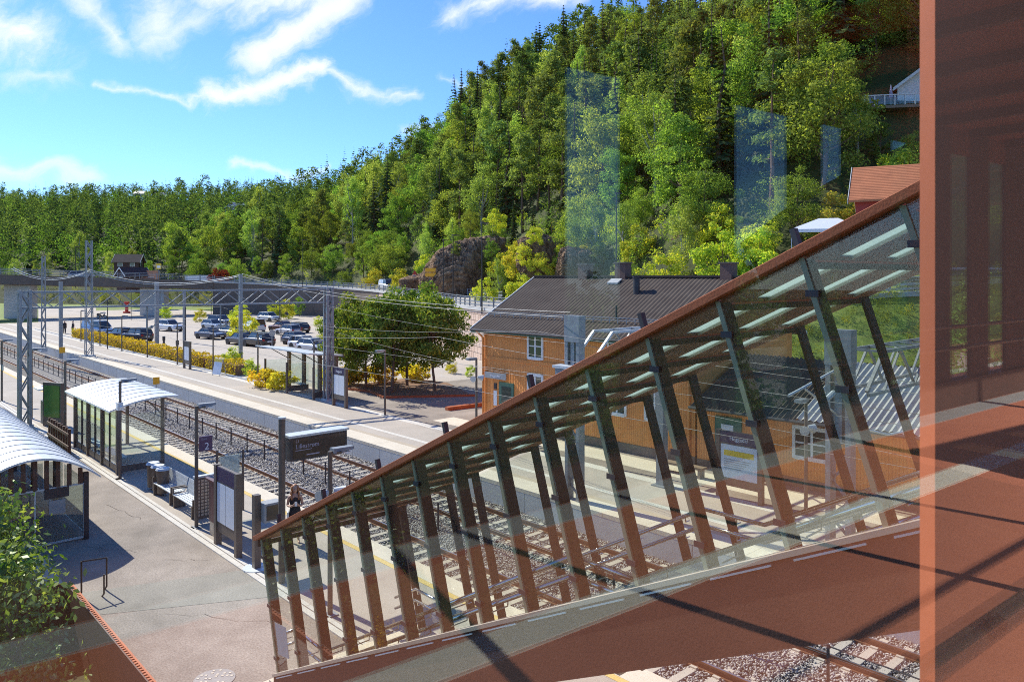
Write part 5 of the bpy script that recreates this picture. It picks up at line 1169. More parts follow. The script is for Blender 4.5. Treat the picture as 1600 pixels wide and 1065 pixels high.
for zz in (0,-.85):
    for o_ in (-.22,.22): g.bar(Vector((o_,o_,zz)), d+Vector((o_,o_,zz)), .1)
P('chord', g, M['galv'], e); g = MB()
for k in range(16):
    p, q = d*(k/16), d*((k+1)/16); s = k % 2
    for o_ in (-.22,.22): g.bar(p+Vector((o_,o_,-.85*s)), q+Vector((o_,o_,-.85*(1-s))), .05)
P('lacing', g, M['galv'], e)
for i, b in enumerate((7.75,11.73)):
    q = pa.lerp(pb, (b-1.9)/16.4)-pa; P('drop_arm', MB().bar(q+Vector((0,0,-.85)), q+Vector((0,0,-2.3)), .07).bar(q+Vector((0,0,-2.2)), q+Vector((.9,-.9,-1.9)), .04).tube(q+Vector((.3,-.3,-2.1)), q+Vector((.55,-.55,-2.02)), .09, n=8), M['galv'], e)
lattice('catenary_mast','tall pale lattice mast behind the golden hedge', at(139,556), 11.6, .62, .5, M['galv'], chord=.075)
lattice('catenary_mast','distant pale lattice mast near the left bridge pillar', at(68,545), 10.2, .4, .3, M['galv'], chord=.06)
pole = lambda nm, lab, px, py, top, w, m: TH(nm, MB().box(-w/2,w/2,-w/2,w/2,0,CAM-(top-430)/F*at(px,py).y), m, lab, 'pole', at(px,py), RZ)
pole('steel_pole','slim steel pole right of the portal truss and parking trees',376,578,428,.26,M['galv']); pole('steel_pole','grey steel pole behind the parked white car',288,535,455,.3,M['galv']); pole('steel_pole','grey steel pole at the hedge beside the dark cars',245,548,440,.36,M['galv']); pole('steel_pole','dark pole standing at the left bridge pillar',95,560,440,.3,M['galv'])
# near portals: double masts on the far platform
def portal(a, lm, lt, lp, first=True):
    mc = E('portal_mast',lm,'mast', T(a,13.85), RZ)
    P('column', MB().box(-.34,-.2,-.16,.16,0,6.5).box(.2,.34,-.16,.16,0,6.5), M['galv'], mc); P('head_plate', MB().box(-.36,.36,-.18,.18,5.7,6.65), M['galv'], mc); P('core', MB().box(-.09,.09,-.12,.12,3.6,5.7), M['galv'], mc)
    g = MB()
    for k in range(7):
        z0 = .1+k*.5; s = 1 if k % 2 else -1; g.bar((-.27*s,0,z0),(.27*s,0,z0+.5),.03,.08)
    P('lacing', g, M['galv'], mc)
    if first: P('arm_box', MB().box(-.5,.75,-.5,-.2,4.35,4.75), M['galv'], mc); P('cable_tray', MB().box(-.6,.8,-.55,-.1,4.76,4.86), M['galv_l'], mc)
    else:
        P('cantilever', MB().tube((0,-.2,5.6),(.1,-3.0,5.2),.035,n=6).tube((0,-.2,4.4),(.1,-2.2,5.3),.03,n=6).tube((0,-.4,5.0),(.1,-1.0,4.9),.07,n=8), M['galv_l'], mc); P('pipe_arm', MB().tube((0,.2,4.1),(.6,1.6,3.7),.035,n=6).tube((.6,1.6,3.7),(.9,2.4,3.75),.03,n=6), M['galv_l'], mc)
    pt = E('portal_truss',lt,'truss', T(a-.1,14.1,6.0), RZ); g = MB()
    for x in (-.45,.45): g.bar((x,.1,-1.0),(x,1.2,.0),.09).bar((x,1.2,0),(x,8.0,.0),.09).bar((x,.2,-1.1),(x,8.0,-1.1),.09)
    P('chord', g, M['galv_l' if first else 'galv'], pt); g = MB()
    for x in (-.45,.45):
        for k in range(6): g.bar((x,1.2+k*1.1,0 if k % 2 else -1.1),(x,2.3+k*1.1,-1.1 if k % 2 else 0),.06)
    for k in range(7): g.bar((-.45,1.2+k*1.1,0),(.45,1.2+k*1.1,0),.06)
    P('lacing', g, M['galv'], pt)
    TH('portal_post', MB().box(-.16,.16,-.16,.16,0,6.0).box(-.3,.3,-.3,.3,0,.05), M['galv'], lp, 'post', T(a-1,17.7), RZ)
portal(5.3, 'thick grey double column mast rising left of the glass staircase posts', 'light grey box truss in front of the orange house windows', 'square grey post carrying the outer end of the box truss')
portal(-4.4, 'grey double column mast seen through the glass before the corrugated annex roof', 'light grey box truss above the corrugated annex roof', 'square grey post near the annex dark window', False)
# wires
def wire(name, lab, pts, sag, r=.022, m='galv_l', grp=None, n=18, cat='wire'):
    mb = MB()
    for p, q, sg in [(pts[i], pts[i+1], sag) for i in range(len(pts)-1)]:
        p, q = Vector(p), Vector(q); vs = []
        for k in range(n+1):
            v = p.lerp(q, k/n); v.z -= sg*4*k/n*(1-k/n); vs.append(v)
        mb.path(vs, r, 5)
    return tag(P(name, mb, M[m], None), lab, cat, grp)
for b, w in ((7.75,'near'),(11.73,'far')):
    wire('contact_wire', 'straight contact wire above the %s track' % w, [T(170,b,4.75),T(90,b,4.75),T(32.5,b,4.75),T(5.3,b,4.75),T(-30,b,4.75)], .04, .006, 'wire')
    wire('messenger_wire', 'sagging messenger wire above the %s track' % w, [T(170,b,6.2),T(90,b,6.2),T(32.5,b,6.2),T(5.3,b,6.2),T(-30,b,6.2)], .55, .006, 'wire')
A1 = Vector((*at(376,578).xy, 8.05)); B1 = px_at(880,27.4,6.62); A0 = Vector((*at(139,556).xy, 8.5)); Z0_ = px_at(18,92,8.9)
for k in (0,1):
    o_ = Vector((0,0,.16*k)); dx = Vector((.25*k,-.1*k,0)); nm = ['lower','upper'][k]
    wire('power_cable', nm+' thick pale cable from the slim pole to the thick mast', [A1+o_+dx, B1+o_+dx], .5, .014, 'wire'); wire('power_cable', nm+' hanging cable between the pale lattice mast and the slim pole', [A0+o_+dx, A1+o_+dx], 1.05, .022); wire('power_cable', nm+' hanging cable left of the pale lattice mast', [Z0_+o_+dx, A0+o_+dx], 1.1, .022)
for k in range(2): wire('telephone_wire', 'thin wire crossing the orange facade, number %s from the eave' % ['first','second','third','fourth'][k], [T(31.2,18.0,6.2-1.5*k), T(5.3,14.0,5.6-1.5*k), T(-25,10,5.6-1.5*k)], .25, .006, 'wire')
# ------------------------------------------------------------------ cars
def car_meshes(kind):
    # stations: x, half width low, z bottom, z belt ; cabin separately
    L, Wd, H = {'hatch':(4.1,1.76,1.48),'suv':(4.55,1.88,1.68),'sedan':(4.6,1.82,1.45),'van':(5.0,1.95,1.95),'estate':(4.75,1.82,1.48)}[kind]
    bz = .62*H if kind != 'van' else .58*H; hl = L/2; w = Wd/2; gz = .24
    hood = {'hatch':.56,'suv':.60,'sedan':.58,'van':.5,'estate':.57}[kind]*H
    st_ = [(-hl,.80*w,.38,.50*H),(-hl+.12,.93*w,.28,bz*.97),(-hl+.8,w,gz,bz),(0,w,gz,bz),(hl*.45,w,gz,bz*.985),(hl-.75,.98*w,gz,hood),(hl-.18,.90*w,.28,hood*.9),(hl,.74*w,.36,hood*.72)]
    rings = []
    for x, ww, z0, z1 in st_:
        rings.append([(x,-ww*.9,z0),(x,-ww,z0+.14),(x,-ww,z1-.16),(x,-ww*.86,z1),(x,ww*.86,z1),(x,ww,z1-.16),(x,ww,z0+.14),(x,ww*.9,z0)])
    body = MB().loft(rings)
    x0, x1, x2, x3 = {'hatch':(-hl+.15,-hl+.55,.25,1.0),'suv':(-hl+.15,-hl+.45,.45,1.15),'sedan':(-hl+.75,-hl+1.45,.2,1.0),'van':(-hl+.06,-hl+.2,1.0,1.75),'estate':(-hl+.15,-hl+.65,.3,1.05)}[kind]
    tb = .84*w; tt = .68*w
    cab = MB().hexa([(x0,-tb,bz-.02),(x3,-tb,bz-.04),(x3,tb,bz-.04),(x0,tb,bz-.02),(x1,-tt,H-.05),(x2,-tt,H-.05),(x2,tt,H-.05),(x1,tt,H-.05)])
    roof = MB().loft([[(x1-.04,-tt*.9,H-.06),(x1-.04,tt*.9,H-.06),(x1+.1,tt*.9,H-.01),(x1+.1,-tt*.9,H-.01)][:4],[(x2,-tt*.98,H-.06),(x2,tt*.98,H-.06),(x2-.1,tt*.9,H),(x2-.1,-tt*.9,H)]])
    for s in (-1,1):
        for (xa, xb) in ((x0,x1),(x3,x2),((x0+x3)/2-.25,(x1+x2)/2-.2)): roof.bar((xa,s*tb*1.0,bz-.03),(xb,s*tt*1.01,H-.04),.07,.05)
        roof.bar((x1,s*tt,H-.05),(x2,s*tt,H-.05),.08,.06)
        if kind == 'van': roof.hexa([(x0,s*tb*1.01-.02,bz),(0,s*tb*1.01-.02,bz),(0,s*tb*1.01+.02,bz),(x0,s*tb*1.01+.02,bz),(x1,s*tt*1.01-.02,H-.04),(0,s*tt*1.01-.02,H-.04),(0,s*tt*1.01+.02,H-.04),(x1,s*tt*1.01+.02,H-.04)])
    wr = .33 if kind != 'suv' else .36; wx = (-hl+.85, hl-.85); ty = MB().tube((0,-.11,0),(0,.11,0),wr,n=18); rm = MB().tube((0,-.115,0),(0,.115,0),wr*.62,n=12)
    arch_ = MB()
    for x in wx:
        for s in (-1,1): arch_.tube((x,s*(w-.2),wr),(x,s*(w+.006),wr),wr*1.14,n=18)
    hl_ = [MB().hexa([(hl-.3,s*w*.55,hood*.66),(hl-.02,s*w*.5,hood*.66),(hl-.14,s*w*.88,hood*.66),(hl-.4,s*w*.9,hood*.66),(hl-.34,s*w*.55,hood*.88),(hl-.08,s*w*.5,hood*.84),(hl-.2,s*w*.9,hood*.86),(hl-.46,s*w*.92,hood*.88)]) for s in (-1,1)]
    tl_ = [MB().box(-hl-.01,-hl+.12,min(s*w*.6,s*w*.86),max(s*w*.6,s*w*.86),bz*.72,bz*.93) for s in (-1,1)]
    gr = MB().box(hl-.05,hl+.012,-w*.5,w*.5,hood*.42,hood*.68).box(hl-.1,hl+.005,-w*.66,w*.66,.3,.4)
    pl = MB().box(-hl-.015,-hl,-.26,.26,bz*.6,bz*.6+.11).box(hl+.012,hl+.018,-.26,.26,hood*.45,hood*.45+.11)
    return dict(body=body.mesh('body'), cabin=cab.mesh('windows', M['carglass']), roof=roof.mesh('roof'), ty=ty.mesh('tyre', M['rubber']), rm=rm.mesh('rim', M['rim']), arch=arch_.mesh('wheel_arch', M['black']), hl=[m.mesh('headlight', M['lampglass']) for m in hl_], tl=[m.mesh('tail_light', M['tail']) for m in tl_], gr=gr.mesh('grille', M['black']), pl=pl.mesh('number_plate', M['paperw']), wx=wx, w=w, wr=wr)
for k in ('hatch','suv','sedan','van','estate'): TPL['car_'+k] = car_meshes(k)
PAINT = {}
def car(kind, col, loc, rz, label, name='parked_car', cat='car', group='cars in the parking lot'):
    c = TPL['car_'+kind]; pn = '%.2f_%.2f_%.2f' % col
    if pn not in PAINT: PAINT[pn] = paint(pn, col)
    e = E(name, label, cat, loc, rz, group)
    def pt(n, me, pr=None, loc=(0,0,0), own=False):
        o = obj(n, me, pr or e, loc)
        if own:
            if not me.materials: me.materials.append(None)
            o.material_slots[0].link = 'OBJECT'; o.material_slots[0].material = PAINT[pn]
        return o
    b = pt('body', c['body'], own=True); pt('windows', c['cabin']); pt('roof', c['roof'], own=True); pt('wheel_arch', c['arch'], b); pt('grille', c['gr'], b); pt('number_plate', c['pl'], b)
    bv = b.modifiers.new('bevel','BEVEL'); bv.width = .05; bv.segments = 2
    for m in c['hl']: pt('headlight', m)
    for m in c['tl']: pt('tail_light', m)
    for x in c['wx']:
        for s in (-1,1): w_ = pt('wheel', c['ty'], loc=(x,s*(c['w']-.11),c['wr'])); pt('rim', c['rm'], w_)
    return e
SL = (.55,.57,.60); DK = (.02,.022,.028); NB = (.03,.045,.09); GY = (.12,.125,.13)
hd = RZ   # nose towards the camera along the tracks
for (k, c, px, py, da, lab) in [
 ('sedan',(.07,.09,.13),329,529,.25,'slate blue sedan facing the platform, leftmost of the middle row'),
 ('suv',(.38,.34,.28),361,527,.2,'beige grey suv next to the slate blue sedan'),
 ('suv',(.20,.22,.25),344,508,.3,'dark suv parked in the back behind the beige one'),
 ('hatch',(.35,.42,.5),333,514,.2,'pale blue hatchback half hidden behind the slate sedan'),
 ('van',(.75,.76,.77),394,518,3.2,'white delivery van behind the yellow tree'),
 ('suv',SL,420,502,.2,'silver suv alone in front of the brown wall'),
 ('sedan',(.09,.03,.035),440,517,3.3,'dark maroon sedan beside the black estate'),
 ('estate',DK,463,519,3.25,'black estate car next to the maroon sedan'),
 ('hatch',NB,464,538,.15,'navy hatchback facing the far shelter'),
 ('sedan',(.05,.05,.055),376,538,3.25,'dark grey sedan seen from behind beside the round sign'),
 ('suv',(.03,.028,.03),404,541,3.25,'black suv seen from behind left of the round sign'),
 ('hatch',SL,490,550,.2,'silver hatchback behind the far shelter roof'),
 ('hatch',(.72,.73,.74),476,545,.2,'white small car beside the silver hatchback'),
 ('van',(.42,.5,.6),153,523,.35,'long silver blue van behind the hedge'),
 ('hatch',(.02,.025,.035),188,529,3.3,'dark hatchback between silver van and dark suv'),
 ('suv',(.05,.048,.06),214,533,3.4,'dark purple grey suv close to the hedge'),
 ('suv',(.72,.74,.76),264,517,.3,'white suv alone right of the bridge pillar'),
 ('estate',(.3,.32,.35),497,488,1.6,'grey estate car under the far wall'),
 ('hatch',(.5,.5,.52),450,523,3.3,'grey hatchback squeezed behind the black estate')]:
    car(k, c, at(px,py,.004), hd+da, lab)
iV = min(range(len(RC)), key=lambda i: (RC[i]-Vector((-25,141,5.4))).length); dv_ = RC[iV+1]-RC[iV]
car('van', (.62,.64,.66), off(iV,-1.4,.01), math.atan2(dv_.y,dv_.x), 'white van driving down the road along the wooded slope', 'white_van', 'van', None)
iW = 40; dv_ = RC[iW+1]-RC[iW]; car('estate', (.35,.37,.4), off(iW,-1.5,.01), math.atan2(dv_.y,dv_.x), 'grey car crossing the far road bridge', 'grey_car', 'car', None)
# scooter
e = E('motor_scooter','dark motor scooter standing on the far asphalt behind the silver van','scooter', at(159,497), 0.2)
for x in (-.62,.62): w_ = P('wheel', MB().tube((x,-.07,.28),(x,.07,.28),.28,n=16), M['rubber'], e); P('rim', MB().tube((x,-.075,.28),(x,.075,.28),.15,n=12), M['rim'], w_)
P('body', MB().loft([[(-.9,-.1,.55),(-.9,.1,.55),(-.85,.12,.8),(-.85,-.12,.8)],[(-.3,-.18,.35),(-.3,.18,.35),(-.3,.16,.82),(-.3,-.16,.82)],[(.1,-.15,.25),(.1,.15,.25),(.1,.14,.4),(.1,-.14,.4)],[(.45,-.18,.35),(.45,.18,.35),(.5,.2,.9),(.5,-.2,.9)]]), M['black'], e, bevel=.03); P('seat', MB().box(-.85,-.1,-.15,.15,.8,.92), M['rubber'], e, bevel=.04); P('handlebar', MB().path([(.62,0,.3),(.45,0,1.05),(.4,-.3,1.1)],.025).path([(.45,0,1.05),(.4,.3,1.1)],.025), M['galv'], e); P('mirror', MB().disc((.42,-.3,1.25),.08,nrm=(1,0,0)).disc((.42,.3,1.25),.08,nrm=(1,0,0)).bar((.4,-.3,1.1),(.42,-.3,1.2),.02).bar((.4,.3,1.1),(.42,.3,1.2),.02), M['black'], e)
# red column, round sign, small bollards
e = E('fire_hydrant','red hydrant column on the distant grass edge','hydrant', at(198,489)); P('column', MB().tube((0,0,0),(0,0,.35),.75,n=14).tube((0,0,.35),(0,0,2.0),.34,n=14).tube((0,0,2.0),(0,0,2.45),.62,.5,n=14), M['redthing'], e)
e = E('round_sign','grey back of a round traffic sign between the parked cars','sign', at(425,545), RZ); P('post', MB().tube((0,0,0),(0,0,2.1),.04), M['gutter'], e); P('plate', MB().tube((.03,0,1.75),(.06,0,1.75),.38,n=20), M['gutter'], e)
for i, (px, py) in enumerate([(256,545),(277,553)]):
    e = E('charging_post', ['dark low charging post beside the dark suv','dark low charging post left of the slim timetable board'][i], 'charging post', at(px,py), RZ, 'low charging posts'); P('post', MB().box(-.09,.09,-.09,.09,0,1.2), M['darkpost'], e); P('head', MB().box(-.13,.13,-.12,.12,.95,1.4), M['black'], e)
for i, (px, py) in enumerate([(115,520),(98,519)]):
    pass
# road lamps, road signs on the slope road
for i, (px, d, h, lb) in enumerate([(753,72,8.0,'tall dark street lamp right of the rock face'),(708,84,7.5,'dark street lamp in front of the rock face'),(693,96,7.5,'dark street lamp left of the rock face'),(963,74,11,'tall thin street lamp behind the grey chimney'),(473,150,9,'street lamp at the end of the bridge parapet'),(247,172,8,'street lamp on the road bridge above the pillar'),(280,170,8,'street lamp behind the bridge parapet right of the house'),(118,160,8,'street lamp on the left part of the road bridge')]):
    zg = 5.0 if d < 150 else 6.0; e = E('street_lamp', lb, 'street lamp', px_at(px,d,zg), RZ); P('pole', MB().tube((0,0,-.5),(0,0,h),.07,.045,8), M['black'], e); P('lamp_head', MB().box(-.12,.12,-.1,.8,h-.05,h+.06), M['darkpost'], e)
p = px_at(672,112,6.2); e = E('direction_sign','orange direction signs on one post before the small rock','sign', p); 
for z in (1.7,2.4): P('plate', MB().box(-.7,.9,-.04,.0,z,z+.55), M['yellow'], e)
P('post', MB().tube((0,.03,-1),(0,.03,2.8),.05), M['galv'], e)
p = px_at(648,120,6.0); e = E('round_road_sign','blue round road sign left of the direction signs','sign', p); P('post', MB().tube((0,.03,-1),(0,.03,2.6),.05), M['galv'], e); M['blue'] = pm('sign_blue', (.02,.10,.45)); P('plate', MB().tube((0,-.04,1.7),(0,0,1.7),.42,n=18), M['blue'], e); P('arrow', MB().box(-.06,.06,-.05,-.041,1.5,1.95), M['paperw'], e); P('triangle', MB().prism([(-.42,2.2),(.42,2.2),(0,2.9)],1,-.04,0), M['redthing'], e)
p = px_at(248,168,7.0); e = E('bus_stop_sign','yellow square sign on the road bridge','sign', p); P('post', MB().tube((0,.03,-1),(0,.03,3.6),.06), M['galv'], e); P('plate', MB().box(-.55,.55,-.04,0,2.4,3.7), M['yellowband'], e); P('panel', MB().box(-.4,.4,-.05,-.041,2.7,3.2), M['paperw'], e)
TH('white_trailer', MB().box(-3,3,-1,1,.7,2.0).box(-2.6,2.6,-.9,.9,.3,.7).tube((-1.6,-1.0,.35),(-1.6,-.7,.35),.35).tube((1.4,-1.0,.35),(1.4,-.7,.35),.35), M['paperw'], 'white box trailer behind the bridge parapet', 'trailer', px_at(312,185,6.0))
# houses
def house(name, label, p, rz, L, Wd, he, hr, wm, rm, wins_=2, trim=True):
    e = E(name, label, 'house', p, rz); P('wall', MB().prism([(-Wd/2,-1.5),(Wd/2,-1.5),(Wd/2,he),(0,hr),(-Wd/2,he)], 0, -L/2, L/2), wm, e); o_ = .5; sl = (hr-he)/(Wd/2); g = MB()
    for s in (-1,1):
        y0, z0 = s*(Wd/2+o_), he-sl*o_; g.hexa([(-L/2-o_,y0,z0+.03),(L/2+o_,y0,z0+.03),(L/2+o_,0,hr+.03),(-L/2-o_,0,hr+.03),(-L/2-o_,y0,z0+.2),(L/2+o_,y0,z0+.2),(L/2+o_,0,hr+.2),(-L/2-o_,0,hr+.2)])
    P('roof', g, rm, e); b = MB()
    for s in (-1,1):
        for x in (-L/2-o_-.05, L/2+o_+.02): b.hexa([(x,s*(Wd/2+o_),he-sl*o_-.12),(x+.04,s*(Wd/2+o_),he-sl*o_-.12),(x+.04,0,hr-.1),(x,0,hr-.1),(x,s*(Wd/2+o_),he-sl*o_+.24),(x+.04,s*(Wd/2+o_),he-sl*o_+.24),(x+.04,0,hr+.25),(x,0,hr+.25)])
    P('bargeboard', b, M['white'], e)
    for k in range(wins_):
        x = -L/2 + L*(k+.5)/wins_; w_ = P('window', MB().box(x-.6,x+.6,-Wd/2-.08,-Wd/2,.9,2.3), M['white'], e); P('pane', MB().box(x-.5,x+.5,-Wd/2-.1,-Wd/2-.081,1.0,2.2), M['houseglass'], w_)
    for s in (-1,1): 
        w_ = P('window', MB().box(s*(L/2)-.06,s*(L/2)+.06,-.7,.7,.9,2.3), M['white'], e); P('pane', MB().box(s*(L/2+.02)-.06,s*(L/2+.02)+.06,-.6,.6,1.0,2.2), M['houseglass'], w_)
    return e
M['brownwall'] = pm('dark_brown_boards', (.07,.035,.03), (.05,.028,.025), 3, .7)
house('wooden_house','dark brown gabled house with white bargeboards behind the road bridge', px_at(208,182,5.6), R(60), 6, 3.6, 2.6, 4.2, M['brownwall'], M['brownwall'])
house('wooden_house','smaller red brown house right of the dark gabled house', px_at(229,184,5.4), R(20), 4.5, 3.6, 2.0, 3.6, M['brownwall'], M['rooftile_r'])
house('wooden_house','dark roofed house among the trees above the gabled one', px_at(202,204,9.5), R(10), 6, 5, 2.2, 4.0, M['brownwall'], M['roofblack'])
for i, (px, py, d) in enumerate([(220,299,420),(250,301,430),(370,317,330),(362,323,326)]):
    p = px_at(px, d, CAM+(430-py)/F*d - 4.2); house('hillside_house', ['tiny white house on the far left ridge','second tiny white house on the ridge','white house among trees on the right end of the ridge','lower white house below the ridge end'][i], p, R(25*i), 5, 4.5, 2.8, 4.2, M['white'], M['roofgrey'], 3)
p = px_at(1385,62,CAM+5.0); house('red_house','red wooden house with orange tiled roof above the staircase rail', Vector((31.6,60,10.9)), R(-28), 8.2, 7.0, 3.1, 5.7, M['redwall'], M['rooftile_r'], 3)
# marquee and hillside terrace
e = E('garden_marquee','white garden marquee with scalloped edge above the staircase rail','marquee', px_at(1290,60,9.6), R(-20)); P('roof', MB().add([(-2.6,-1.6,2.05),(2.6,-1.6,2.05),(2.6,1.6,2.05),(-2.6,1.6,2.05),(-.5,0,2.95),(.9,0,2.95)], [(0,1,5,4),(1,2,5),(2,3,4,5),(3,0,4)]), M['paperw'], e); P('valance', MB().box(-2.6,2.6,-1.62,-1.6,1.8,2.05).box(-2.62,-2.6,-1.6,1.6,1.8,2.05).box(2.6,2.62,-1.6,1.6,1.8,2.05), M['paperw'], e)
for sx in (-1,1):
    for sy in (-1,1): P('leg', MB().bar((2.5*sx,1.5*sy,-1),(2.5*sx,1.5*sy,2.05),.06), M['galv_l'], e)
q0 = TQ; e = E('hillside_terrace','white railed wooden terrace on the slope near the orange fin','terrace', q0, R(-12))
P('deck', MB().box(-4,5,-1.5,3,-.3,0), M['wood'], e); g = MB()
for k in range(10): g.box(-4+k*1.0-.05,-4+k*1.0+.05,-1.5,-1.4,0,1.1)
P('railing', g.box(-4,5,-1.52,-1.38,1.05,1.15), M['white'], e); P('glass_pane', MB().box(-3.9,4.9,-1.46,-1.45,.1,1.0), M['clear'], e); P('leg', MB().box(-3.8,-3.6,-1.3,-1.1,-5,-.3).box(2.8,3.0,-1.3,-1.1,-5,-.3), M['wood'], e)
house('hillside_cabin','pale cabin with sloping white roof edge behind the terrace', q0+Vector((4.5,4,0)), R(70), 7, 6, 2.6, 4.8, M['white'], M['roofgrey'], 1)
e = E('closed_parasol','folded lilac parasol on the hillside terrace','parasol', q0+Vector((-1.2,-.2,0)), 0); P('pole', MB().tube((0,0,0),(0,0,2.4),.03), M['white'], e); P('canopy', MB().tube((0,0,1.0),(0,0,2.3),.22,.06,10), pm('lilac_cloth', (.42,.36,.50)), e)

# ------------------------------------------------------------------ people
M['skin'] = pm('skin', (.52,.31,.22), (.46,.27,.19), 6, .55); M['hair'] = pm('red_blond_hair', (.45,.19,.07), (.30,.12,.045), 30, .5, stretch=(1,1,.15)); M['dress'] = pm('black_dress', (.015,.015,.018), (.03,.03,.034), 8, .8)
def skin_body(name, verts, edges, rad, m, parent, root=0):
    me = bpy.data.meshes.new(name); me.from_pydata(verts, edges, []); me.materials.append(m); o = obj(name, me, parent)
    sk = o.modifiers.new('skin', 'SKIN'); me.skin_vertices.new() if not me.skin_vertices else None
    for i, r in enumerate(rad):
        v = me.skin_vertices[0].data[i]; v.radius = (r, r) if not hasattr(r, '__len__') else r; v.use_root = (i == root)
    sk.use_smooth_shade = True; sb = o.modifiers.new('subdivision', 'SUBSURF'); sb.levels = 2; sb.render_levels = 2; return o
def person(label, loc, rz, hair, top, legs, long_hair=False, pose='phone', scale=1.0, extra=None):
    e = E('person', label, 'person', loc, rz); e.scale = (scale,)*3
    V = [(0,0,.95),(0,.0,1.12),(0,-.01,1.30),(0,-.01,1.42),(0,.0,1.50),(0,.015,1.56)]; Rr = [(.15,.11),(.125,.095),(.15,.10),(.11,.08),(.05,.05),(.055,.06)]; Ed = [(0,1),(1,2),(2,3),(3,4),(4,5)]
    def chain(start, pts):
        p = start
        for (x, y, z, r) in pts: V.append((x,y,z)); Rr.append((r,r)); Ed.append((p, len(V)-1)); p = len(V)-1
        return p
    for s in (-1,1):
        chain(0, [(.09*s,0,.88,.085),(.095*s,.01,.50,.058),(.1*s,-.01,.28,.05),(.1*s,-.03,.09,.036),(.105*s,.06,.035,.035),(.11*s,.15,.025,.025)])
        if pose == 'phone':
            w = chain(3, [(.17*s,-.01,1.40,.052),(.22*s,-.03,1.14,.042),(.14*s,.2,1.16,.032),(.06*s,.29,1.22,.026)])
        else: w = chain(3, [(.17*s,-.01,1.40,.052),(.23*s,-.04,1.14,.042),(.24*s,.05,.9,.032),(.24*s,.09,.82,.026)])
        x, y, z = V[w]
        for f in range(4):
            dx = (-.012+.011*f)*s
            if pose == 'phone': chain(w, [(x-.03*s,y+.03,z+.035-.02*f,.0095),(x-.055*s,y+.05-.004*f,z+.045-.021*f,.0085),(x-.07*s,y+.035,z+.045-.021*f,.0075)])
            else: chain(w, [(x+.01*s,y+.03-.02*f,z-.06,.0095),(x+.0,y+.03-.021*f,z-.10+.006*abs(f-1),.0085),(x-.015*s,y+.03-.021*f,z-.125+.008*abs(f-1),.0075)])
        chain(w, [(x-.012*s,y+.035,z+.05 if pose == 'phone' else z-.03,.011),(x-.03*s,y+.055,z+.075 if pose == 'phone' else z-.06,.009)])
    b = skin_body('body', V, Ed, Rr, M['skin'], e)
    hd_ = MB(); rings = []   # head with brow, nose, chin
    for z, rx, ry, yo in ((1.535,.045,.05,.02),(1.56,.058,.07,.03),(1.585,.066,.08,.025),(1.62,.073,.09,.015),(1.66,.077,.097,.008),(1.70,.074,.095,.0),(1.735,.06,.078,-.005),(1.76,.03,.04,-.005)):
        rg = []
        for i in range(16):
            t = 2*math.pi*i/16; y = yo+ry*math.sin(t); 
            if i == 4 and 1.58 < z < 1.66: y += .022 if z < 1.6 or z > 1.61 else .03
            rg.append((rx*math.cos(t), y, z))
        rings.append(rg)
    h_ = P('head', hd_.loft(rings), M['skin'], e, smooth=True); P('eye', MB().ball((-.03,.098,1.655),.011).ball((.03,.098,1.655),.011), M['black'], h_); P('mouth', MB().box(-.022,.022,.098,.106,1.578,1.586), M['maroon'], h_); P('ear', MB().ball((-.076,.0,1.64),.012,.02,.03).ball((.076,.0,1.64),.012,.02,.03), M['skin'], h_)
    hr = MB().ball((0,-.02,1.69),.09,.102,.085,16,10)
    if long_hair:
        for k in range(16):
            t = math.pi*(1.02+.96*k/15) ; x, y = .088*math.cos(t), -.015+.095*math.sin(t); q = (.3+.7*abs(math.cos(t)))
            hr.path([(x,y,1.70),(x*1.2,y*1.12-.01,1.56),(x*1.45,y*1.1-.01,1.42),(x*1.35,y*.9,1.28+.05*random.random())], .026, 6)
        for s in (-1,1): hr.path([(.075*s,.04,1.72),(.093*s,.05,1.6),(.11*s,.07,1.45),(.1*s,.09,1.32)], .022, 6)
    P('hair', hr, hair, e, smooth=True)
    def ring(z, rx, ry, yo=0): return [(rx*math.cos(2*math.pi*i/20), yo+ry*math.sin(2*math.pi*i/20), z) for i in range(20)]
    if pose == 'phone':
        P('dress', MB().loft([ring(.42,.22,.19),ring(.6,.205,.17),ring(.85,.185,.145),ring(.97,.17,.13),ring(1.12,.137,.108),ring(1.28,.162,.118,-.01),ring(1.36,.15,.1,-.01),ring(1.40,.11,.085,-.01)]), top, e, smooth=True)
        P('phone', MB().box(-.035,.035,.34,.35,1.2,1.33), M['paperw'], e); P('bag', MB().box(.19,.24,-.02,.2,.78,1.0), M['galv_l'], e, bevel=.01)
    else:
        P('jacket', MB().loft([ring(.84,.2,.15),ring(1.0,.185,.14),ring(1.2,.18,.13),ring(1.36,.185,.115,-.01),ring(1.43,.11,.085,-.01)]), top, e, smooth=True)
        t2 = MB()
        for s in (-1,1): t2.tube((.1*s,-.0,.09),(.095*s,.01,.5),.062,.078,12).tube((.095*s,.01,.5),(.09*s,0,.9),.078,.105,12)
        P('trousers', t2, legs, e, smooth=True)
    return e
pd = 22.7; person('person with long red blond hair in a black dress looking at a phone', px_at(461,23.3), R(200), M['hair'], M['dress'], M['dress'], True, 'phone', 1.0)
M['hivis'] = pm('yellow_workwear', (.45,.60,.05), (.38,.52,.04), 6, .7)
person('person in dark jacket and yellow trousers behind the far end of the hedge', at(114,522), R(150), M['black'], M['dress'], M['hivis'], False, 'stand', 1.05)
person('person in dark clothes beside the one with yellow trousers', at(101,521), R(200), M['black'], M['dress'], M['darkpost'], False, 'stand', 1.05)
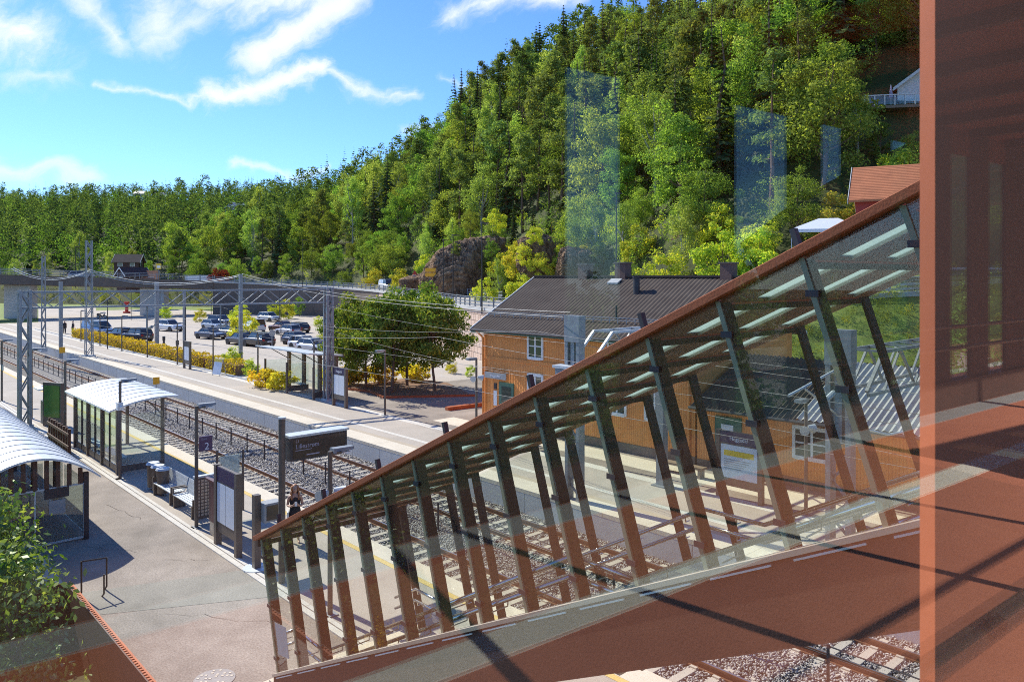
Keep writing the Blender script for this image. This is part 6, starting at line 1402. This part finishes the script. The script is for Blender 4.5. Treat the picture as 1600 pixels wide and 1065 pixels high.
# ------------------------------------------------------------------ sky, sun, camera
SUN_EL, SUN_AZ = R(39), R(-49)
wd = bpy.data.worlds.new('World'); sc.world = wd; wd.use_nodes = True; t = wd.node_tree; t.nodes.clear()
out = N(t, 'ShaderNodeOutputWorld'); bg = N(t, 'ShaderNodeBackground'); bg.inputs[1].default_value = .125; t.links.new(bg.outputs[0], out.inputs[0])
sky = N(t, 'ShaderNodeTexSky', sky_type='NISHITA'); sky.sun_disc = False; sky.sun_elevation = SUN_EL; sky.sun_rotation = SUN_AZ; sky.altitude = 100; sky.air_density = 1.0; sky.dust_density = .05; sky.ozone_density = 3.0
tc = N(t, 'ShaderNodeTexCoord'); sep = N(t, 'ShaderNodeSeparateXYZ'); t.links.new(tc.outputs['Generated'], sep.inputs[0])
def mth(op, a, b=None, clamp=False):
    n = N(t, 'ShaderNodeMath', operation=op); n.use_clamp = clamp
    for i, v in enumerate((a, b)):
        if v is None: continue
        if isinstance(v, (int, float)): n.inputs[i].default_value = v
        else: t.links.new(v, n.inputs[i])
    return n.outputs[0]
# cloud coordinates: compass bearing and height above the horizon of the sky dome
az = mth('ARCTAN2', sep.outputs[0], sep.outputs[1]); hyp = mth('SQRT', mth('ADD', mth('MULTIPLY', sep.outputs[0], sep.outputs[0]), mth('MULTIPLY', sep.outputs[1], sep.outputs[1])))
el = mth('ARCTAN2', sep.outputs[2], hyp)
U = mth('MULTIPLY', az, 57.2958); Vv = mth('MULTIPLY', el, 57.2958)
cb = N(t, 'ShaderNodeCombineXYZ'); t.links.new(U, cb.inputs[0]); t.links.new(Vv, cb.inputs[1])
wn = N(t, 'ShaderNodeTexNoise', in_={'Scale': .22, 'Detail': 6.0}); t.links.new(cb.outputs[0], wn.inputs['Vector'])
wv = N(t, 'ShaderNodeVectorMath', operation='SUBTRACT'); wv.inputs[1].default_value = (.5,.5,.5); t.links.new(wn.outputs['Color'], wv.inputs[0])
ws = N(t, 'ShaderNodeVectorMath', operation='SCALE'); ws.inputs['Scale'].default_value = 5.0; t.links.new(wv.outputs[0], ws.inputs[0])
wa = N(t, 'ShaderNodeVectorMath', operation='ADD'); t.links.new(cb.outputs[0], wa.inputs[0]); t.links.new(ws.outputs[0], wa.inputs[1])
def fibre(rot, sx, sy, scale, seed, rough=.62, detail=9.0):
    mp = N(t, 'ShaderNodeMapping'); mp.inputs['Rotation'].default_value = (0,0,R(rot)); mp.inputs['Location'].default_value = (seed,seed*1.7,0)
    t.links.new(wa.outputs[0], mp.inputs[0])
    m2 = N(t, 'ShaderNodeMapping'); m2.inputs['Scale'].default_value = (sx,sy,1); t.links.new(mp.outputs[0], m2.inputs[0])
    n = N(t, 'ShaderNodeTexNoise', in_={'Scale': scale, 'Detail': detail, 'Roughness': rough}); t.links.new(m2.outputs[0], n.inputs['Vector']); return n.outputs['Fac']
def px2(px, py): 
    x = (px-800)/F; z = (430-py)/F; return math.degrees(math.atan(x)), math.degrees(math.atan2(z, math.hypot(x,1)))
tot = None
def cloud(x0, y0, x1, y1, wid, amp, fib, lo=.38, hi=.86):
    """soft capsule between two bearings, eaten away by a fibre noise"""
    global tot
    (u0,v0),(u1,v1) = px2(x0,y0), px2(x1,y1); w = wid/F*57.3
    du, dv = u1-u0, v1-v0; L2 = du*du+dv*dv
    wsx = N(t, 'ShaderNodeSeparateXYZ'); t.links.new(wa.outputs[0], wsx.inputs[0])
    uu = mth('SUBTRACT', wsx.outputs[0], u0); vv = mth('SUBTRACT', wsx.outputs[1], v0)
    tt = mth('DIVIDE', mth('ADD', mth('MULTIPLY', uu, du), mth('MULTIPLY', vv, dv)), L2, ); tt = mth('MINIMUM', mth('MAXIMUM', tt, 0), 1)
    ex = mth('SUBTRACT', uu, mth('MULTIPLY', tt, du)); ey = mth('SUBTRACT', vv, mth('MULTIPLY', tt, dv))
    d = mth('SQRT', mth('ADD', mth('MULTIPLY', ex, ex), mth('MULTIPLY', ey, ey)))
    mk = mth('SUBTRACT', 1.0, mth('DIVIDE', d, w*1.25), True)
    s = N(t, 'ShaderNodeMapRange', interpolation_type='SMOOTHSTEP', in_={'From Min': lo, 'From Max': hi}); t.links.new(mth('ADD', mth('ADD', mth('MULTIPLY', fib, .72), mth('MULTIPLY', fine, .28)), mth('MULTIPLY', mth('SUBTRACT', mk, .5), .5)), s.inputs[0])
    c = mth('MULTIPLY', mth('MULTIPLY', s.outputs[0], mth('POWER', mk, .7)), amp)
    tot = c if tot is None else mth('MAXIMUM', tot, c)
fine = fibre(-30, .5, 1.6, 1.6, 23.0, .75, 8.0)
f1 = fibre(-35, .35, 1.6, .35, 3.0); f2 = fibre(0, .6, 1.0, .55, 9.0, .7); f3 = fibre(-8, .16, 1.8, .45, 17.0); f4 = fibre(-60, .3, 1.5, .4, 5.0)
cloud(-60,30,40,60,75,1.0,f4); cloud(120,-20,175,60,38,.75,f4); cloud(250,-40,240,30,70,.8,f1); cloud(330,-20,500,-10,60,.95,f1)
cloud(420,75,540,-20,48,1.0,f1,.3,.7); cloud(230,55,330,5,40,.7,f1)
cloud(330,140,500,118,28,1.0,f2,.34,.7); cloud(480,120,650,138,24,.85,f3); cloud(150,134,330,140,12,.75,f3)
cloud(10,125,110,120,24,.5,f2); cloud(-40,280,140,290,26,.6,f3); cloud(360,265,520,262,12,.6,f3); cloud(700,15,900,-15,36,.9,f1); cloud(620,205,780,180,14,.35,f3); cloud(690,120,800,118,10,.4,f3)
cloud(-420,60,-120,-60,120,.9,f1); cloud(1200,-160,1900,-60,110,.8,f1)
mxs = N(t, 'ShaderNodeMix', data_type='RGBA'); mxs.inputs[7].default_value = (5.7,5.85,6.1,1)
t.links.new(mth('MINIMUM', tot, .97), mxs.inputs[0]); 
skm = N(t, 'ShaderNodeVectorMath', operation='MULTIPLY'); skm.inputs[1].default_value = (.53,.74,1.12); t.links.new(sky.outputs[0], skm.inputs[0])
t.links.new(skm.outputs[0], mxs.inputs[6]); t.links.new(mxs.outputs[2], bg.inputs[0])

sl_ = bpy.data.lights.new('sun', 'SUN'); sl_.energy = 4.5; sl_.angle = R(.53); sl_.color = (1,.93,.82)
so = bpy.data.objects.new('sun', sl_); C.objects.link(so)
dirn = Vector((math.sin(SUN_AZ)*math.cos(SUN_EL), math.cos(SUN_AZ)*math.cos(SUN_EL), math.sin(SUN_EL)))
so.rotation_euler = (-dirn).to_track_quat('-Z', 'Y').to_euler(); so.location = (0,0,60)
cd = bpy.data.cameras.new('camera'); cam = bpy.data.objects.new('camera', cd); C.objects.link(cam); sc.camera = cam
cd.sensor_width = 36; cd.lens = 27.0; cam.location = (0,0,CAM); cam.rotation_euler = (R(90),0,0); cd.shift_y = -(532.5-430)/1600
cd.clip_start = .05; cd.clip_end = 5000
cd.dof.use_dof = True; cd.dof.focus_distance = 24; cd.dof.aperture_fstop = 8.0
sc.render.engine = 'CYCLES'
cy = sc.cycles; cy.max_bounces = 24; cy.transparent_max_bounces = 32; cy.glossy_bounces = 4; cy.diffuse_bounces = 3; cy.transmission_bounces = 6
cy.use_denoising = False; cy.denoiser = 'OPENIMAGEDENOISE'; cy.caustics_reflective = False; cy.caustics_refractive = False; cy.sample_clamp_indirect = 6
sc.view_settings.view_transform = 'Standard'; sc.view_settings.look = 'None'; sc.view_settings.exposure = .88; sc.view_settings.gamma = 1

cy.filter_width = 1.0; cy.pixel_filter_type = 'BLACKMAN_HARRIS'

cy.use_adaptive_sampling = False
